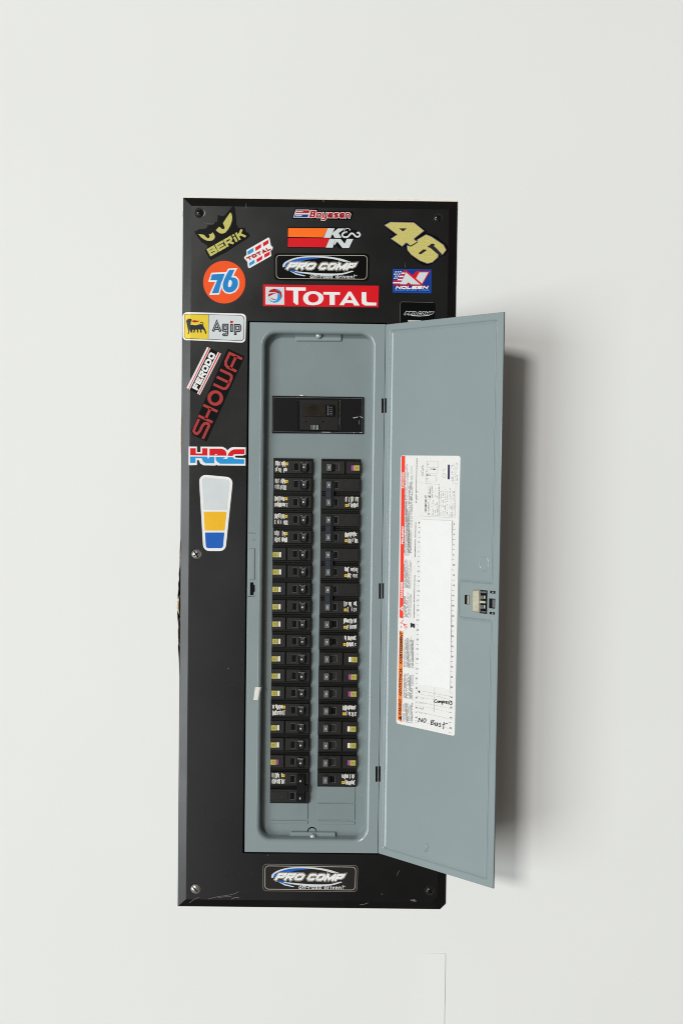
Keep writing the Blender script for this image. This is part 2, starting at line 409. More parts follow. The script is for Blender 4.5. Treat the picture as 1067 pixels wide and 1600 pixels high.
mesh('back_box', V, F, M['void'], PAN)

# cover: thin edge, sloping margin, flat face, opening with a returned lip
fo = uvr(FRM, [(390.3, 504.0), (602, 506.8), (589.5, 1333.4), (383.3, 1330.6)])
fx0 = (fo[0][0] + fo[3][0]) / 2; fx1 = HX; fz1 = fo[0][1]; fz0 = fo[3][1]
FO = [(fx0, fz1), (fx1, fz1), (fx1, fz0), (fx0, fz0)]
ox0, ox1, oz0, oz1 = fx0 - 0.0034, fx1 + 0.003, fz0 - 0.0024, fz1 + 0.0024
c1 = 0.008
outer = lambda i: [(i, -i), (W0 - i, -i), (W0 - i, -H0 + i + c1), (W0 - i - c1, -H0 + i), (i, -H0 + i)]
loops = [(outer(0.0), 0.001), (outer(0.0), -0.0008), (outer(0.0006), -0.0013), (outer(BEV), -FACE)]
V = []; F = []
for l, y in loops: V += [(u, y, v) for u, v in l]
n = 5
for k in range(len(loops) - 1):
    for i in range(n): F.append((k * n + i, (k + 1) * n + i, (k + 1) * n + (i + 1) % n, k * n + (i + 1) % n))
inner = rnd([(ox0, oz1), (ox1, oz1), (ox1, oz0), (ox0, oz0)], 0.002, 3)
P, T = Acc(WALL)._tri([loops[-1][0], inner]); b = len(V)
V += [(u, -FACE, v) for u, v in P]; F += [tuple(b + k for k in t) for t in T]
b += 5; m = len(inner); c = len(V); V += [(u, -FACE + 0.0006, v) for u, v in offs(inner, -0.0006)]; V += [(u, 0.012, v) for u, v in offs(inner, -0.0008)]
for i in range(m):
    j = (i + 1) % m; F += [(b + i, b + j, c + j, c + i), (c + i, c + j, c + m + j, c + m + i)]
cov = mesh('cover', V, F, M['cover'], PAN)
bm = bmesh.new(); bm.from_mesh(cov.data); bmesh.ops.remove_doubles(bm, verts=bm.verts, dist=1e-6); bmesh.ops.recalc_face_normals(bm, faces=bm.faces); bm.to_mesh(cov.data); bm.free()
# scratches and chips in the black paint
a = Acc(COV)
for pts, wd in (([(325, 1405), (340, 1401), (356, 1399), (368, 1396), (373, 1393)], .6), ([(340, 1403), (352, 1401), (362, 1401)], .5), ([(362, 1405), (368, 1402), (374, 1403)], .9),
                ([(296, 1411), (304, 1405), (311, 1402)], .6), ([(620, 1368), (622, 1363), (624, 1360)], .45), ([(641, 1406), (645, 1407.5), (650, 1408)], 1.5), ([(645, 1405.5), (648, 1406.5)], 1.8),
                ([(596, 1396.5), (597, 1397.5)], 1.1), ([(356.5, 1044), (357.5, 1045.5)], 1.4), ([(318, 348), (330, 350), (338, 349)], .35), ([(384, 318), (384.4, 326)], .35), ([(505, 312), (505.6, 315.5)], .9),
                ([(562, 1414), (570, 1412.5), (575, 1410.5)], .7), ([(448, 470), (448, 470.6)], .5), ([(632, 410), (633, 418)], .3), ([(418, 1336), (419, 1336.6)], .8), ([(394, 1365.5), (395, 1365.5)], .9)):
    a.quads(ribbon(pts, wd), h=0.00006)
o = a.build('paint_scratches', M['scratch'], PAN); o['kind'] = 'stuff'

# grey frame with rolled lip
lipc = uvr(FRM, [(407.5, 514.5), (588, 516.5), (576, 1317.5), (401.2, 1316.5)])
lx0 = (lipc[0][0] + lipc[3][0]) / 2; lx1 = (lipc[1][0] + lipc[2][0]) / 2; lz1 = (lipc[0][1] + lipc[1][1]) / 2; lz0 = (lipc[2][1] + lipc[3][1]) / 2
LC = [(lx0, lz1), (lx1, lz1), (lx1, lz0), (lx0, lz0)]
def LR(ins): return rnd([(lx0 + ins, lz1 - ins), (lx1 - ins, lz1 - ins), (lx1 - ins, lz0 + ins), (lx0 + ins, lz0 + ins)], 0.0225 - ins, 10)
L0 = LR(0)
P, T = Acc(WALL)._tri([FO, L0]); fy = -0.0055
V = [(u, fy, v) for u, v in P]; F = [tuple(t) for t in T]
n = len(L0); b = 4
prof = [(0.0004, -0.0004)]      # a faint bead before the roll
R_ = 0.0048
for k in range(1, 8): t = PI / 2 * k / 7; prof.append((R_ * math.sin(t), R_ * (1 - math.cos(t))))
prof.append((R_ + 0.0001, 0.0185))
prev = b
for ins, dy in prof:
    c = len(V); V += [(u, fy + dy, v) for u, v in LR(ins)]
    for i in range(n): j = (i + 1) % n; F.append((prev + i, prev + j, c + j, c + i))
    prev = c
# outer return of the frame
c = len(V); V += [(u, fy + 0.0005, v) for u, v in offs(FO, 0.0005)] + [(u, 0.012, v) for u, v in offs(FO, 0.0005)]
for i in range(4): j = (i + 1) % 4; F += [(i, j, c + j, c + i), (c + i, c + j, c + 4 + j, c + 4 + i)]
fr = mesh('door_frame', V, F, M['grey'], PAN)
bm = bmesh.new(); bm.from_mesh(fr.data); bmesh.ops.recalc_face_normals(bm, faces=bm.faces)
for f in bm.faces: f.smooth = len(f.verts) == 4
bm.to_mesh(fr.data); bm.free()
def raised(name, pl, pts, h, ch, m, parent, r=0.0, px=True, base=0.0, smooth=False):
    """a plate standing h proud, its edge chamfered by ch"""
    l = uvr(pl, pts, h) if px else pts
    if r > 0: l = rnd(l, r, 4)
    V = [pl.w(u, v, base) for u, v in l] + [pl.w(u, v, h - ch) for u, v in l] + [pl.w(u, v, h) for u, v in offs(l, -ch)]
    n = len(l); F = []
    for k in range(2):
        for i in range(n): j = (i + 1) % n; F.append((k * n + i, k * n + j, (k + 1) * n + j, (k + 1) * n + i))
    F.append(tuple(range(2 * n, 3 * n)))
    o = mesh(name, V, F, m, parent)
    bm = bmesh.new(); bm.from_mesh(o.data); bmesh.ops.recalc_face_normals(bm, faces=bm.faces)
    f = max(bm.faces, key=lambda q: len(q.verts))
    if f.normal.dot(pl.N) < 0: bmesh.ops.reverse_faces(bm, faces=bm.faces)
    bm.to_mesh(o.data); bm.free()
    return o
def lathe(V, F, c, ax, prof, n=20):
    """c world centre, ax axis vector; prof = [(radius, height)]"""
    ax = Vector(ax).normalized(); e1 = ax.orthogonal().normalized(); e2 = ax.cross(e1); b = len(V)
    for r, h in prof:
        for i in range(n): t = 2 * PI * i / n; V.append(Vector(c) + ax * h + (e1 * math.cos(t) + e2 * math.sin(t)) * r)
    for k in range(len(prof) - 1):
        for i in range(n): j = (i + 1) % n; F.append((b + k * n + i, b + k * n + j, b + (k + 1) * n + j, b + (k + 1) * n + i))
    F.append(tuple(b + (len(prof) - 1) * n + i for i in range(n)))
# latch strike on the left of the frame
raised('strike_bar', FRM, [(388.3, 856.5), (398.4, 856.5), (398.2, 906.5), (388.0, 906.5)], 0.0016, 0.0011, M['grey'], PAN, r=0.0016)
a = Acc(FRM); a.poly([[(391.0, 910), (396, 909.8), (396.4, 913), (398.4, 915), (398.4, 924), (396.6, 926), (396.2, 930), (390.8, 930)]], h=0.00012)
sl = a.build('strike_slot', M['hole'], PAN)
for q in ([(387.6, 832.4), (399.5, 832.6), (399.5, 833.3), (387.6, 833.1)], [(387.2, 931.4), (399.2, 931.0), (399.2, 931.7), (387.2, 932.3)]): a = Acc(FRM); a.quads([q], h=0.00012); a.build('frame_groove', M['hole'], PAN)
V = []; F = []; c = FRM.w(*FRM.uv((395.6, 843.3))); lathe(V, F, c, FRM.N, [(0.0021, 0.0), (0.0021, 0.0006), (0.0014, 0.0006), (0.0010, 0.0001)], 14); mesh('rivet', V, F, M['grey'], PAN)

# dead front
V = [(lx0 + 0.001, 0.012, lz1 - 0.001), (lx1 - 0.001, 0.012, lz1 - 0.001), (lx1 - 0.001, 0.012, lz0 + 0.001), (lx0 + 0.001, 0.012, lz0 + 0.001)]
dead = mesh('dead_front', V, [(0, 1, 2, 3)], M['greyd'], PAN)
for p, q in (((569, 1107.5), 0.7), ((494.5, 560), 0.4)):
    a = Acc(DEAD); a.poly(ell(p[0], p[1], q, q, 9), h=.0001); a.build('paint_chip', M['hole'], dead)

# breaker grid in the world
ub = 0.5 * (BRK.uv((427.2, 727))[0] + BRK.uv((421.6, 1217))[0]); ue = 0.5 * (BRK.uv((487.8, 727))[0] + BRK.uv((482.6, 1217))[0])
rb = 0.5 * (BRK.uv((501.6, 727))[0] + BRK.uv((496.0, 1217))[0]); re_ = 0.5 * (BRK.uv((563.4, 727))[0] + BRK.uv((557.4, 1217))[0])
zt = BRK.uv((460, 729.6))[1]; zb = BRK.uv((455, 1217))[1]; PITCH = (zt - zb) / 18
BW = ue - ub
def rowz(i): return zt - i * PITCH
DF = 0.012                         # y of the dead front
def fbox(V, F, x0, x1, z0, z1, h0, h1, c=0.0004):
    """box standing on the dead front, chamfered top; local x, z and height h"""
    b = len(V)
    for (i, h) in ((0, h0), (0, h1 - c), (c, h1)):
        V += [(x0 + i, -h, z0 + i), (x1 - i, -h, z0 + i), (x1 - i, -h, z1 - i), (x0 + i, -h, z1 - i)]
    for k in range(2):
        for i in range(4): j = (i + 1) % 4; F.append((b + k * 4 + i, b + k * 4 + j, b + k * 4 + 4 + j, b + k * 4 + 4 + i))
    F.append((b + 8, b + 9, b + 10, b + 11))
def lmesh(name, V, F, mats, idx=None):
    me = bpy.data.meshes.new(name); me.from_pydata([tuple(v) for v in V], [], F)
    for m in mats: me.materials.append(m)
    if idx: me.polygons.foreach_set('material_index', idx)
    me.update(); return me
FH = PITCH * 0.375                   # half height of the raised face
def prints(x0, x1, zc, hh, seed, ysq, cols=(0, 1)):
    """small illegible white printing and a yellow square"""
    r = random.Random(seed); V = []; F = []; I = []
    def q(xa, xb, za, zb_, mi, h=0.00845):
        b = len(V); V.extend([(xa, -h, za), (xb, -h, za), (xb, -h, zb_), (xa, -h, zb_)]); F.append((b, b + 1, b + 2, b + 3)); I.append(mi)
    sx, sz, sq = ysq
    for rowc, rh in ((zc + hh * 0.48, hh * 0.46), (zc - hh * 0.48, hh * 0.44)):
        x = x0
        while x < x1:
            wd = r.uniform(0.0009, 0.0014); k = r.random()
            if abs(x - sx) < sq * 1.3 and abs(rowc - sz) < sq * 2.4: x += 0.0008; continue
            if k < 0.86:
                t = rowc + rh * r.uniform(0.45, 1.0); bt = rowc - rh * r.uniform(0.3, 1.0)
                q(x, x + wd * 0.8, bt, t, 0)
                if r.random() < 0.65: q(x, x + wd * 1.5, t - 0.0008, t, 0, 0.00847)
                if r.random() < 0.5: q(x, x + wd * 1.4, bt, bt + 0.0005, 0, 0.00849)
            x += wd + r.uniform(0.0001, 0.0005)
    q(sx - sq, sx + sq, sz - sq, sz + sq, 1, 0.00852); q(sx - sq * .3, sx + sq * .3, sz - sq * .3, sz + sq * .3, 2, 0.0086)
    return lmesh('label_print', V, F, [M['ink_w'], M['ink_y'], M['l_ink']], I)
W = BW
def rel(f): return f * W
def base_body(V, F, right, split):
    p = PITCH / 2
    fbox(V, F, 0, W, -p + 0.0002, p - 0.0002, 0, 0.0040, 0.0003)
    if split:
        s = 0.37 if not right else 0.62
        fbox(V, F, 0.0003, rel(s) - 0.0006, -FH, FH, 0.0040, 0.0084, .0006); fbox(V, F, rel(s) + 0.0006, W - 0.0003, -FH + 0.0004, FH - 0.0003, 0.0040, 0.0082, .0006)
    else: fbox(V, F, 0.0003, W - 0.0003, -FH, FH, 0.0040, 0.0082, .0006)
    fbox(V, F, 0.0015, W - 0.0015, FH + 0.0008, FH + 0.0015, 0.0040, 0.0058, 0.0002)   # ridge between neighbours
def left_handle():
    V = []; F = []; x0, x1 = rel(.69), rel(.885); hz = PITCH * .27
    # wide drum-like toggle thrown towards the centre
    b = len(V)
    prof = [(x0, 0.008), (x0 + .0006, 0.0122), (x0 + .003, 0.0142), (x1 - .0016, 0.0150), (x1 - .0004, 0.0138), (x1, 0.0080)]
    ns = 7
    for k in range(ns + 1):
        t = -1 + 2 * k / ns; sc = math.sqrt(max(0, 1 - (abs(t) ** 3) * .55))
        for x, h in prof:
            xc = (x0 + x1) / 2; V.append((xc + (x - xc) * sc, -(0.008 + (h - .008) * (0.55 + .45 * sc)), t * hz))
    m = len(prof)
    for k in range(ns):
        for i in range(m - 1): F.append((b + k * m + i, b + (k + 1) * m + i, b + (k + 1) * m + i + 1, b + k * m + i + 1))
    F.append(tuple(b + i for i in range(m))); F.append(tuple(b + ns * m + i for i in range(m))[::-1])
    I = [0] * len(F)
    for dx in (-.0009, .0003):
        b = len(V); xc = rel(.785); V += [(xc + dx, -.01512, -.0011), (xc + dx + .0008, -.01516, -.0011), (xc + dx + .0008, -.01516, .0011), (xc + dx, -.01512, .0011)]; F.append((b, b + 1, b + 2, b + 3)); I.append(1)
    b = len(V); V += [(x0 + .001, -.0132, hz * .98), (x1 - .001, -.0138, hz * .98), (x1 - .001, -.0140, hz * .80), (x0 + .001, -.0136, hz * .80)]; F.append((b, b + 1, b + 2, b + 3)); I.append(2)  # pale strip along the top: a highlight painted on the black handle
    return lmesh('handle', V, F, [M['knobk'], M['ink_w'], M['toggle']], I)
def right_handle():
    V = []; F = []; x0, x1 = rel(.145), rel(.27); hz = PITCH * .20
    fbox(V, F, x0, x1, -hz, hz, 0.008, 0.0150, 0.0007)
    I = [0] * len(F)
    n0 = len(F); fbox(V, F, x1 - .0004, rel(.34), -hz, hz * .95, 0.008, 0.0118, 0.0012); I += [1] * (len(F) - n0)
    for dz in (-.0013, .0003):
        b = len(V); xc = (x0 + x1) / 2; V += [(xc - .0007, -.01505, dz), (xc + .0007, -.01505, dz), (xc + .0007, -.01505, dz + .0010), (xc - .0007, -.01505, dz + .0010)]; F.append((b, b + 1, b + 2, b + 3)); I.append(2)
    return lmesh('handle', V, F, [M['toggle'], M['brk2'], M['ink_w']], I)  # light on the toggle front put into its grey colour
def recess(x0, x1, hz):
    V = []; F = []; t = .0004; h = .00828
    V += [(x0, -h, -hz), (x1, -h, -hz), (x1, -h, hz), (x0, -h, hz)]; F.append((0, 1, 2, 3)); I = [0]
    for (a0, a1, b0, b1) in ((x0 - t, x1 + t, -hz - t, -hz), (x0 - t, x1 + t, hz, hz + t), (x1, x1 + t * 1.4, -hz, hz)):
        n0 = len(F); fbox(V, F, a0, a1, b0, b1, .008, .0088, .0001); I += [1] * (len(F) - n0)
    return lmesh('handle_slot', V, F, [M['hole'], M['toggle']], I)
def button(x0, x1, col, cx0, cx1, right):
    V = []; F = []; hz = PITCH * .155; zc = -PITCH * .03
    fbox(V, F, x0, x1, zc - hz, zc + hz, .0080, .0106, .0004); I = [0] * len(F)
    n0 = len(F); fbox(V, F, cx0, cx1, zc - hz * (.95 if col == 'ink_w' else .95), zc + hz * .95, .0080, .0094, .0002); I += [1] * (len(F) - n0)
    xm = (x0 + x1) / 2; d = .0013
    for r in ribbon([(xm - d, zc - d), (xm + d, zc - d), (xm + d, zc + d), (xm - d, zc + d)], .00045, True):
        b = len(V); V += [(p[0], -.01066, p[1]) for p in r]; F.append((b, b + 1, b + 2, b + 3)); I.append(2)
    return lmesh('test_button', V, F, [M['ytest'], M[col], M['ydark']], I)
hl = left_handle(); hr = right_handle()
slotL = recess(rel(.535), rel(.645), PITCH * .20); slotR = recess(rel(.36), rel(.445), PITCH * .19)
slotRw = recess(rel(.30), rel(.455), PITCH * .19)
pL = [prints(rel(.055), rel(.37), 0, FH * .96, 11 + k, (rel(.345), FH * .45, .0020)) for k in range(7)]
pR = [prints(rel(.63), rel(.95), 0, FH * .96, 31 + k, (rel(.665), -FH * .48, .0020)) for k in range(8)]
bL = button(rel(.02), rel(.165), 'ink_w', rel(.165), rel(.232), False); bLm = button(rel(.02), rel(.165), 'mag', rel(.165), rel(.225), False)
bR = button(rel(.835), rel(.985), 'ink_w', rel(.765), rel(.83), True); bRm = button(rel(.835), rel(.985), 'mag', rel(.77), rel(.83), True)
M['gap'] = mat('shaded_breaker_gap', (0.0035, 0.0033, 0.003), 0.5, 0.25)  # darker copy for the low case: shade between breakers put into the colour
GI = lambda F: [1 if k < 9 else 0 for k in range(len(F))]
V = []; F = []; base_body(V, F, False, False); bodyT = lmesh('circuit_breaker', V, F, [M['brk'], M['gap']], GI(F))
V = []; F = []; base_body(V, F, False, True); bodyLS = lmesh('circuit_breaker', V, F, [M['brk'], M['gap']], GI(F))
V = []; F = []; base_body(V, F, True, True); bodyRS = lmesh('circuit_breaker', V, F, [M['brk'], M['gap']], GI(F))
# two-pole breakers: two poles in one body
def two_pole(right):
    V = []; F = []; I = []
    for dz in (PITCH / 2, -PITCH / 2):
        v = []; f = []; base_body(v, f, right, False); b = len(V)
        V += [(x, y, z + dz) for x, y, z in v]; F += [tuple(b + k for k in q) for q in f]; I += [1 if k < 9 else 0 for k in range(len(f))]
    dz = PITCH / 2 if right else -PITCH / 2
    xa, xb = (rel(.56), rel(.965)) if right else (rel(.03), rel(.47))
    fbox(V, F, xa, xb, dz - FH * .62, dz + FH * .62, .0082, .0087, .0002)
    return lmesh('double_circuit_breaker', V, F, [M['brk'], M['gap']], I + [0] * (len(F) - len(I)))
b2R = two_pole(True); b2L = two_pole(False)
def tie_right():
    V = []; F = []; x0, x1 = rel(.13), rel(.285); hz = PITCH * .74
    fbox(V, F, x0, x1, -hz, hz, .0082, .0128, .0006); fbox(V, F, x0 + .001, x1 - .001, -PITCH * .2, PITCH * .2, .0128, .0138, .0005)
    fbox(V, F, x1 - .0003, rel(.33), -hz, hz * .9, .008, .0105, .0008)
    I = [0] * len(F)
    for s in (1, -1):
        n0 = len(F); fbox(V, F, x0 + .001, x1 - .001, s * PITCH / 2 - PITCH * .19, s * PITCH / 2 + PITCH * .19, .0126, .0152, .0007); I += [1] * (len(F) - n0)
        for dz in (-.0014, .0003):
            b = len(V); xc = (x0 + x1) / 2; z = s * PITCH / 2 + dz; V += [(xc - .0008, -.01525, z), (xc + .0008, -.01525, z), (xc + .0008, -.01525, z + .0010), (xc - .0008, -.01525, z + .0010)]; F.append((b, b + 1, b + 2, b + 3)); I.append(2)
    return lmesh('handle', V, F, [M['tie'], M['toggle'], M['ink_w']], I)  # grey caps carry the light on the toggles as colour
def tie_left():
    V = []; F = []; x0, x1 = rel(.70), rel(.90); hz = PITCH * .80
    fbox(V, F, x0, x1, -hz, hz, .0082, .0138, .0010); I = [0] * len(F)
    n0 = len(F); fbox(V, F, x1 - .001, rel(.99), -PITCH * .2, PITCH * .18, .0082, .0120, .0006); I += [0] * (len(F) - n0)
    for s in (1, -1):
        n0 = len(F); fbox(V, F, x0 + .0012, x1 - .0016, s * PITCH / 2 - PITCH * .2, s * PITCH / 2 + PITCH * .2, .0136, .0154, .0006); I += [0] * (len(F) - n0)
        b = len(V); xc = rel(.79); z = s * PITCH / 2 - .0014; V += [(xc - .0007, -.01545, z - .001), (xc + .0007, -.01545, z - .001), (xc + .0007, -.01545, z + .0018), (xc - .0007, -.01545, z + .0018)]; F.append((b, b + 1, b + 2, b + 3)); I.append(1)
    return lmesh('handle', V, F, [M['brk2'], M['ink_w']], I)
tR = tie_right(); tL = tie_left()
PB = wloc(PAN)
ORD = ['top', 'second', 'third', 'fourth', 'fifth', 'sixth', 'seventh', 'eighth', 'ninth', 'tenth', 'eleventh', 'twelfth', 'thirteenth', 'fourteenth', 'fifteenth', 'sixteenth', 'seventeenth', 'eighteenth', 'nineteenth']
count = {0: 0, 1: 0}
def brk(side, row, me, kids, look):
    x = (ub if side == 0 else rb); z = rowz(row)
    jx = random.uniform(-.0003, .0003); jh = random.uniform(-.0003, .0003)
    o = link(me.name.split('.')[0], me, PAN, tuple(Vector((x + jx, DF + jh, z)) - PB))
    k = count[side]; count[side] += 1
    o['label'] = look + ', ' + (ORD[k] if k < len(ORD) else 'last') + ' from the top of the ' + ('left' if side == 0 else 'right') + ' column' if k else look + ', topmost of the ' + ('left' if side == 0 else 'right') + ' column'
    for nm, km, dz in kids:
        c = link(nm, km, o); c.location = (0, 0, dz); c.rotation_euler = (0, random.uniform(-.012, .012), 0)
    return o
for i in range(18):
    if i in (0, 1, 2, 3, 4, 14): brk(0, i, bodyT, [('handle', hl, 0), ('handle_slot', slotL, 0), ('label_print', pL[5 if i == 14 else i], 0)], 'single breaker with white print and a yellow square')
    else:
        mg = i == 17
        brk(0, i, bodyLS, [('handle', hl, 0), ('handle_slot', slotL, 0), ('test_button', bLm if mg else bL, 0)], 'single breaker with yellow test button and ' + ('magenta' if mg else 'white') + ' tab')
brk(0, 18.5, b2L, [('handle', tL, 0), ('handle_slot', slotL, PITCH / 2), ('handle_slot', slotL, -PITCH / 2), ('label_print', pL[6], PITCH / 2)], 'double breaker with black tied handles')
brk(1, 0, bodyRS, [('handle', hr, 0), ('handle_slot', slotRw, 0), ('test_button', bRm, 0)], 'single breaker with yellow test button and magenta tab')
for i in (1, 3, 5, 7):
    brk(1, i + .5, b2R, [('handle', tR, 0), ('handle_slot', slotR, PITCH / 2), ('handle_slot', slotR, -PITCH / 2), ('label_print', pR[i // 2], -PITCH / 2)], 'double breaker with dark blue tied handles')
for i in range(9, 19):
    if i in (9, 10, 14, 18): brk(1, i, bodyT, [('handle', hr, 0), ('handle_slot', slotRw, 0), ('label_print', pR[4 + [9, 10, 14, 18].index(i)], 0)], 'single breaker with grey-lit toggle and white print')
    else:
        mg = i in (12, 13, 17)
        brk(1, i, bodyRS, [('handle', hr, 0), ('handle_slot', slotRw, 0), ('test_button', bRm if mg else bR, 0)], 'single breaker with yellow test button and ' + ('magenta' if mg else 'white') + ' tab')
# blank fillers below the breakers
def blank(x, ztop, zbot, ch=0.0005):
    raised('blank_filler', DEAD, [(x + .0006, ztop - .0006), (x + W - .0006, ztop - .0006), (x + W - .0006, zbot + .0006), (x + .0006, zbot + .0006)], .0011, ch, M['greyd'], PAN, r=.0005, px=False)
blank(ub, rowz(19.5), rowz(20.5)); blank(ub, rowz(20.52), rowz(20.77))
blank(rb, rowz(18.5), rowz(19.5)); blank(rb, rowz(19.5), rowz(20.5)); blank(rb, rowz(20.52), rowz(20.77))
# stamped circuit numbers
a = Acc(DEAD)
for i in range(20):
    z = rowz(i); s = .0034
    for x, nn in ((ub - .0080, 2 * i + 1), (re_ + .0065, 2 * i + 2)):
        wd = s * (.55 if nn < 10 else 1.1)
        a.text(str(nn), (x, z - s / 2), (x + wd, z - s / 2), (x, z + s / 2), h=.00035, px=False, bold=.01)
M['stamp'] = mat('stamped_number', (0.29, 0.35, 0.345), 0.38, 0.5)
o = a.build('stamped_numbers', M['stamp'], dead); o['kind'] = 'stuff'

# main breaker
MB_ = raised('main_breaker', DEAD, [(425.2, 618.3), (568.2, 620.4), (567.8, 678.0), (425.0, 676.6)], .0030, .0008, M['brk2'], PAN)
BM = Plane((0, DF - .0030, 0), (1, 0, 0), (0, 0, 1))
a = Acc(BM)
a.quads(ribbon([(427.2, 620.6), (566.2, 622.6), (566, 675.9), (427, 674.6)], .55, True), h=.0002)
a.build('rim_line', M['toggle'], MB_)
M['brkm'] = mat('dark_module_plastic', (0.0055, 0.005, 0.0045), 0.34, 0.4, noise=(160, 0.3))
raised('centre_module', BM, [(464.2, 624.2), (528.6, 625.0), (528.6, 673.0), (464.0, 671.8)], .0046, .0006, M['brkm'], MB_)
BM2 = Plane((0, DF - .0076, 0), (1, 0, 0), (0, 0, 1))
raised('handle_surround', BM2, [(473.3, 630.6), (522.0, 631.2), (522.0, 651.0), (473.2, 650.4)], .0011, .0004, M['brkm'], MB_)
a = Acc(BM2); a.poly([[(475.2, 632), (508, 632.4), (508, 649.2), (475.0, 648.8)]], h=.0013); a.build('handle_window', M['amber'], MB_)
h_ = raised('handle', BM2, [(508.4, 632.2), (521.2, 632.4), (521.2, 649.2), (508.4, 649.0)], .0065, .0012, M['brk2'], MB_)
BM3 = Plane((0, DF - .0141, 0), (1, 0, 0), (0, 0, 1))
a = Acc(BM3); a.quads([[(512.0, 633.5), (513.0, 633.5), (513.0, 648), (512.0, 648)], [(510.5, 648.0), (520, 648.0), (520, 648.7), (510.5, 648.7)]], h=.0001)
a.quads([[(514.5 + k * 1.7, 636 + j * 3), (515.4 + k * 1.7, 636 + j * 3), (515.4 + k * 1.7, 637.4 + j * 3), (514.5 + k * 1.7, 637.4 + j * 3)] for k in range(3) for j in range(4)], h=.0001)
a.build('handle_marks', M['toggle'], MB_)
a = Acc(BM2)
for x in (486.0, 488.0, 490.0, 492.3, 494.6, 496.6):
    a.quads([[(x, 664.3), (x + .8, 664.3), (x + 1.1 * (1 if x > 491 else .8), 671.2), (x + .2, 671.2)]], h=.00012)
a.build('rating_print', M['stamp'], MB_)
a = Acc(BM2); a.quads([[(465.2, 626), (468.4, 626), (468.2, 671), (465, 671)], [(496.4, 663.6), (499.6, 663.6), (499.6, 671.6), (496.4, 671.6)]], h=.00008); a.poly(ell(478.2, 658.8, 1.4, 1.4, 10), h=.0001); a.poly(ell(505, 659, 1.4, 1.4, 10), h=.0001); a.build('module_recesses', M['hole'], MB_)
a = Acc(BM)
for pts, wd in (([(530.6, 625), (530.4, 673)], .5), ([(553, 653), (555, 652), (557, 652.5), (559, 651)], 1.0), ([(551.5, 652), (554, 654)], .8), ([(562, 650), (564.5, 652), (567, 653)], .8), ([(561.2, 657), (561.4, 663)], .4), ([(503, 675.2), (516, 675.4)], .9), ([(562, 676), (566, 676)], .7), ([(552, 676), (554, 676)], .8), ([(529.6, 654), (529.8, 663)], .6)):
    a.quads(ribbon(pts, wd), h=.00025)
a.build('paint_marks', M['ink_w'] if 0 else M['knob'], MB_)
# bent sheet edge above the main breaker with its glint put in as pale colour
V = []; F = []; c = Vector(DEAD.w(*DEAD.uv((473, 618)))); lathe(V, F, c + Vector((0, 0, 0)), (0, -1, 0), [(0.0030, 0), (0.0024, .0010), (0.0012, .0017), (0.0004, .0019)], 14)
V = [(c.x + (v.x - c.x) * 1.6, v.y, c.z + (v.z - c.z) * .55) for v in V]; mesh('bent_edge_glint', V, F, M['knob'], dead, smooth=True)

# tabs with knobs at top and bottom of the dead front
def tab(pts, kx, ky, h, kr, hole=None):
    if hole:
        a = Acc(DEAD); a.poly(ell(hole[0], hole[1], 7.2, 6.5, 24), h=.0002); a.build('screw_hole', M['hole'], PAN)
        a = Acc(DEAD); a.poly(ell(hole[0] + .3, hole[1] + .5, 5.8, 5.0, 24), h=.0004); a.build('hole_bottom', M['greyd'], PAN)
    t = raised('tab', DEAD, pts, h, .0010, M['grey'], PAN, r=.0018)
    V = []; F = []; q = Plane(DEAD.O - Vector((0, h, 0)), DEAD.U, DEAD.V); c = q.w(*q.uv((kx, ky), .002)); r = kr
    prof = [(r * .75, 0), (r * .75, .001), (r, .0015), (r, .003)] + [(r * math.cos(t_), .003 + r * .7 * math.sin(t_)) for t_ in (0.4, 0.8, 1.15, 1.4)]
    lathe(V, F, c, (0, -1, 0), prof, 20); mesh('knob', V, F, M['knob'], t, smooth=True)
tab([(461.5, 519.4), (533.6, 520.0), (533.6, 533.0), (461.5, 532.6)], 497.9, 524.2, .0030, .0042)
tab([(453.2, 1300.4), (524.4, 1301.2), (524.4, 1315.5), (453.2, 1315.0)], 488.6, 1307.2, .0045, .0042, (487.4, 1298.5))

# screws holding the cover
def screw(px, py, m, r, ang, kind):
    c = COV.w(*COV.uv((px, py), .001)); N = 30; V = []; F = []; idx = {}; slot = set()
    for i in range(N + 1):
        for j in range(N + 1):
            a_ = -1 + 2 * i / N; b_ = -1 + 2 * j / N
            x = a_ * math.sqrt(1 - b_ * b_ / 2); z = b_ * math.sqrt(1 - a_ * a_ / 2); rr_ = math.hypot(x, z)
            h = .0006 + .0024 * (1 - rr_ ** 2.6)
            xr = x * math.cos(ang) + z * math.sin(ang); zr = -x * math.sin(ang) + z * math.cos(ang)
            if (abs(xr) < .15 and abs(zr) < .78) or (kind and abs(zr) < .15 and abs(xr) < .6): h -= .0012; slot.add(len(V))
            idx[i, j] = len(V); V.append((c.x + x * r, c.y - h, c.z + z * r))
    for i in range(N):
        for j in range(N): F.append((idx[i, j], idx[i + 1, j], idx[i + 1, j + 1], idx[i, j + 1]))
    rim = [idx[i, 0] for i in range(N)] + [idx[N, j] for j in range(N)] + [idx[i, N] for i in range(N, 0, -1)] + [idx[0, j] for j in range(N, 0, -1)]
    b = len(V); V += [(c.x + (V[k][0] - c.x) * 1.02, c.y + .0012, c.z + (V[k][2] - c.z) * 1.02) for k in rim]
    for i in range(len(rim)): j = (i + 1) % len(rim); F.append((rim[i], b + i, b + j, rim[j]))
    s = mesh('screw', V, F, m, PAN, smooth=False, mats=[m, M['hole']], idx=[1 if all(k in slot for k in f) else 0 for f in F])  # slot faces blackened, shade in the slot put into the colour
    V = []; F = []; lathe(V, F, c, (0, -1, 0), [(r * 1.22, 0.0), (r * 1.18, .0004), (r * 1.0, .0003)], 26); mesh('washer', V, F, M['bscrew'], s)
    return s
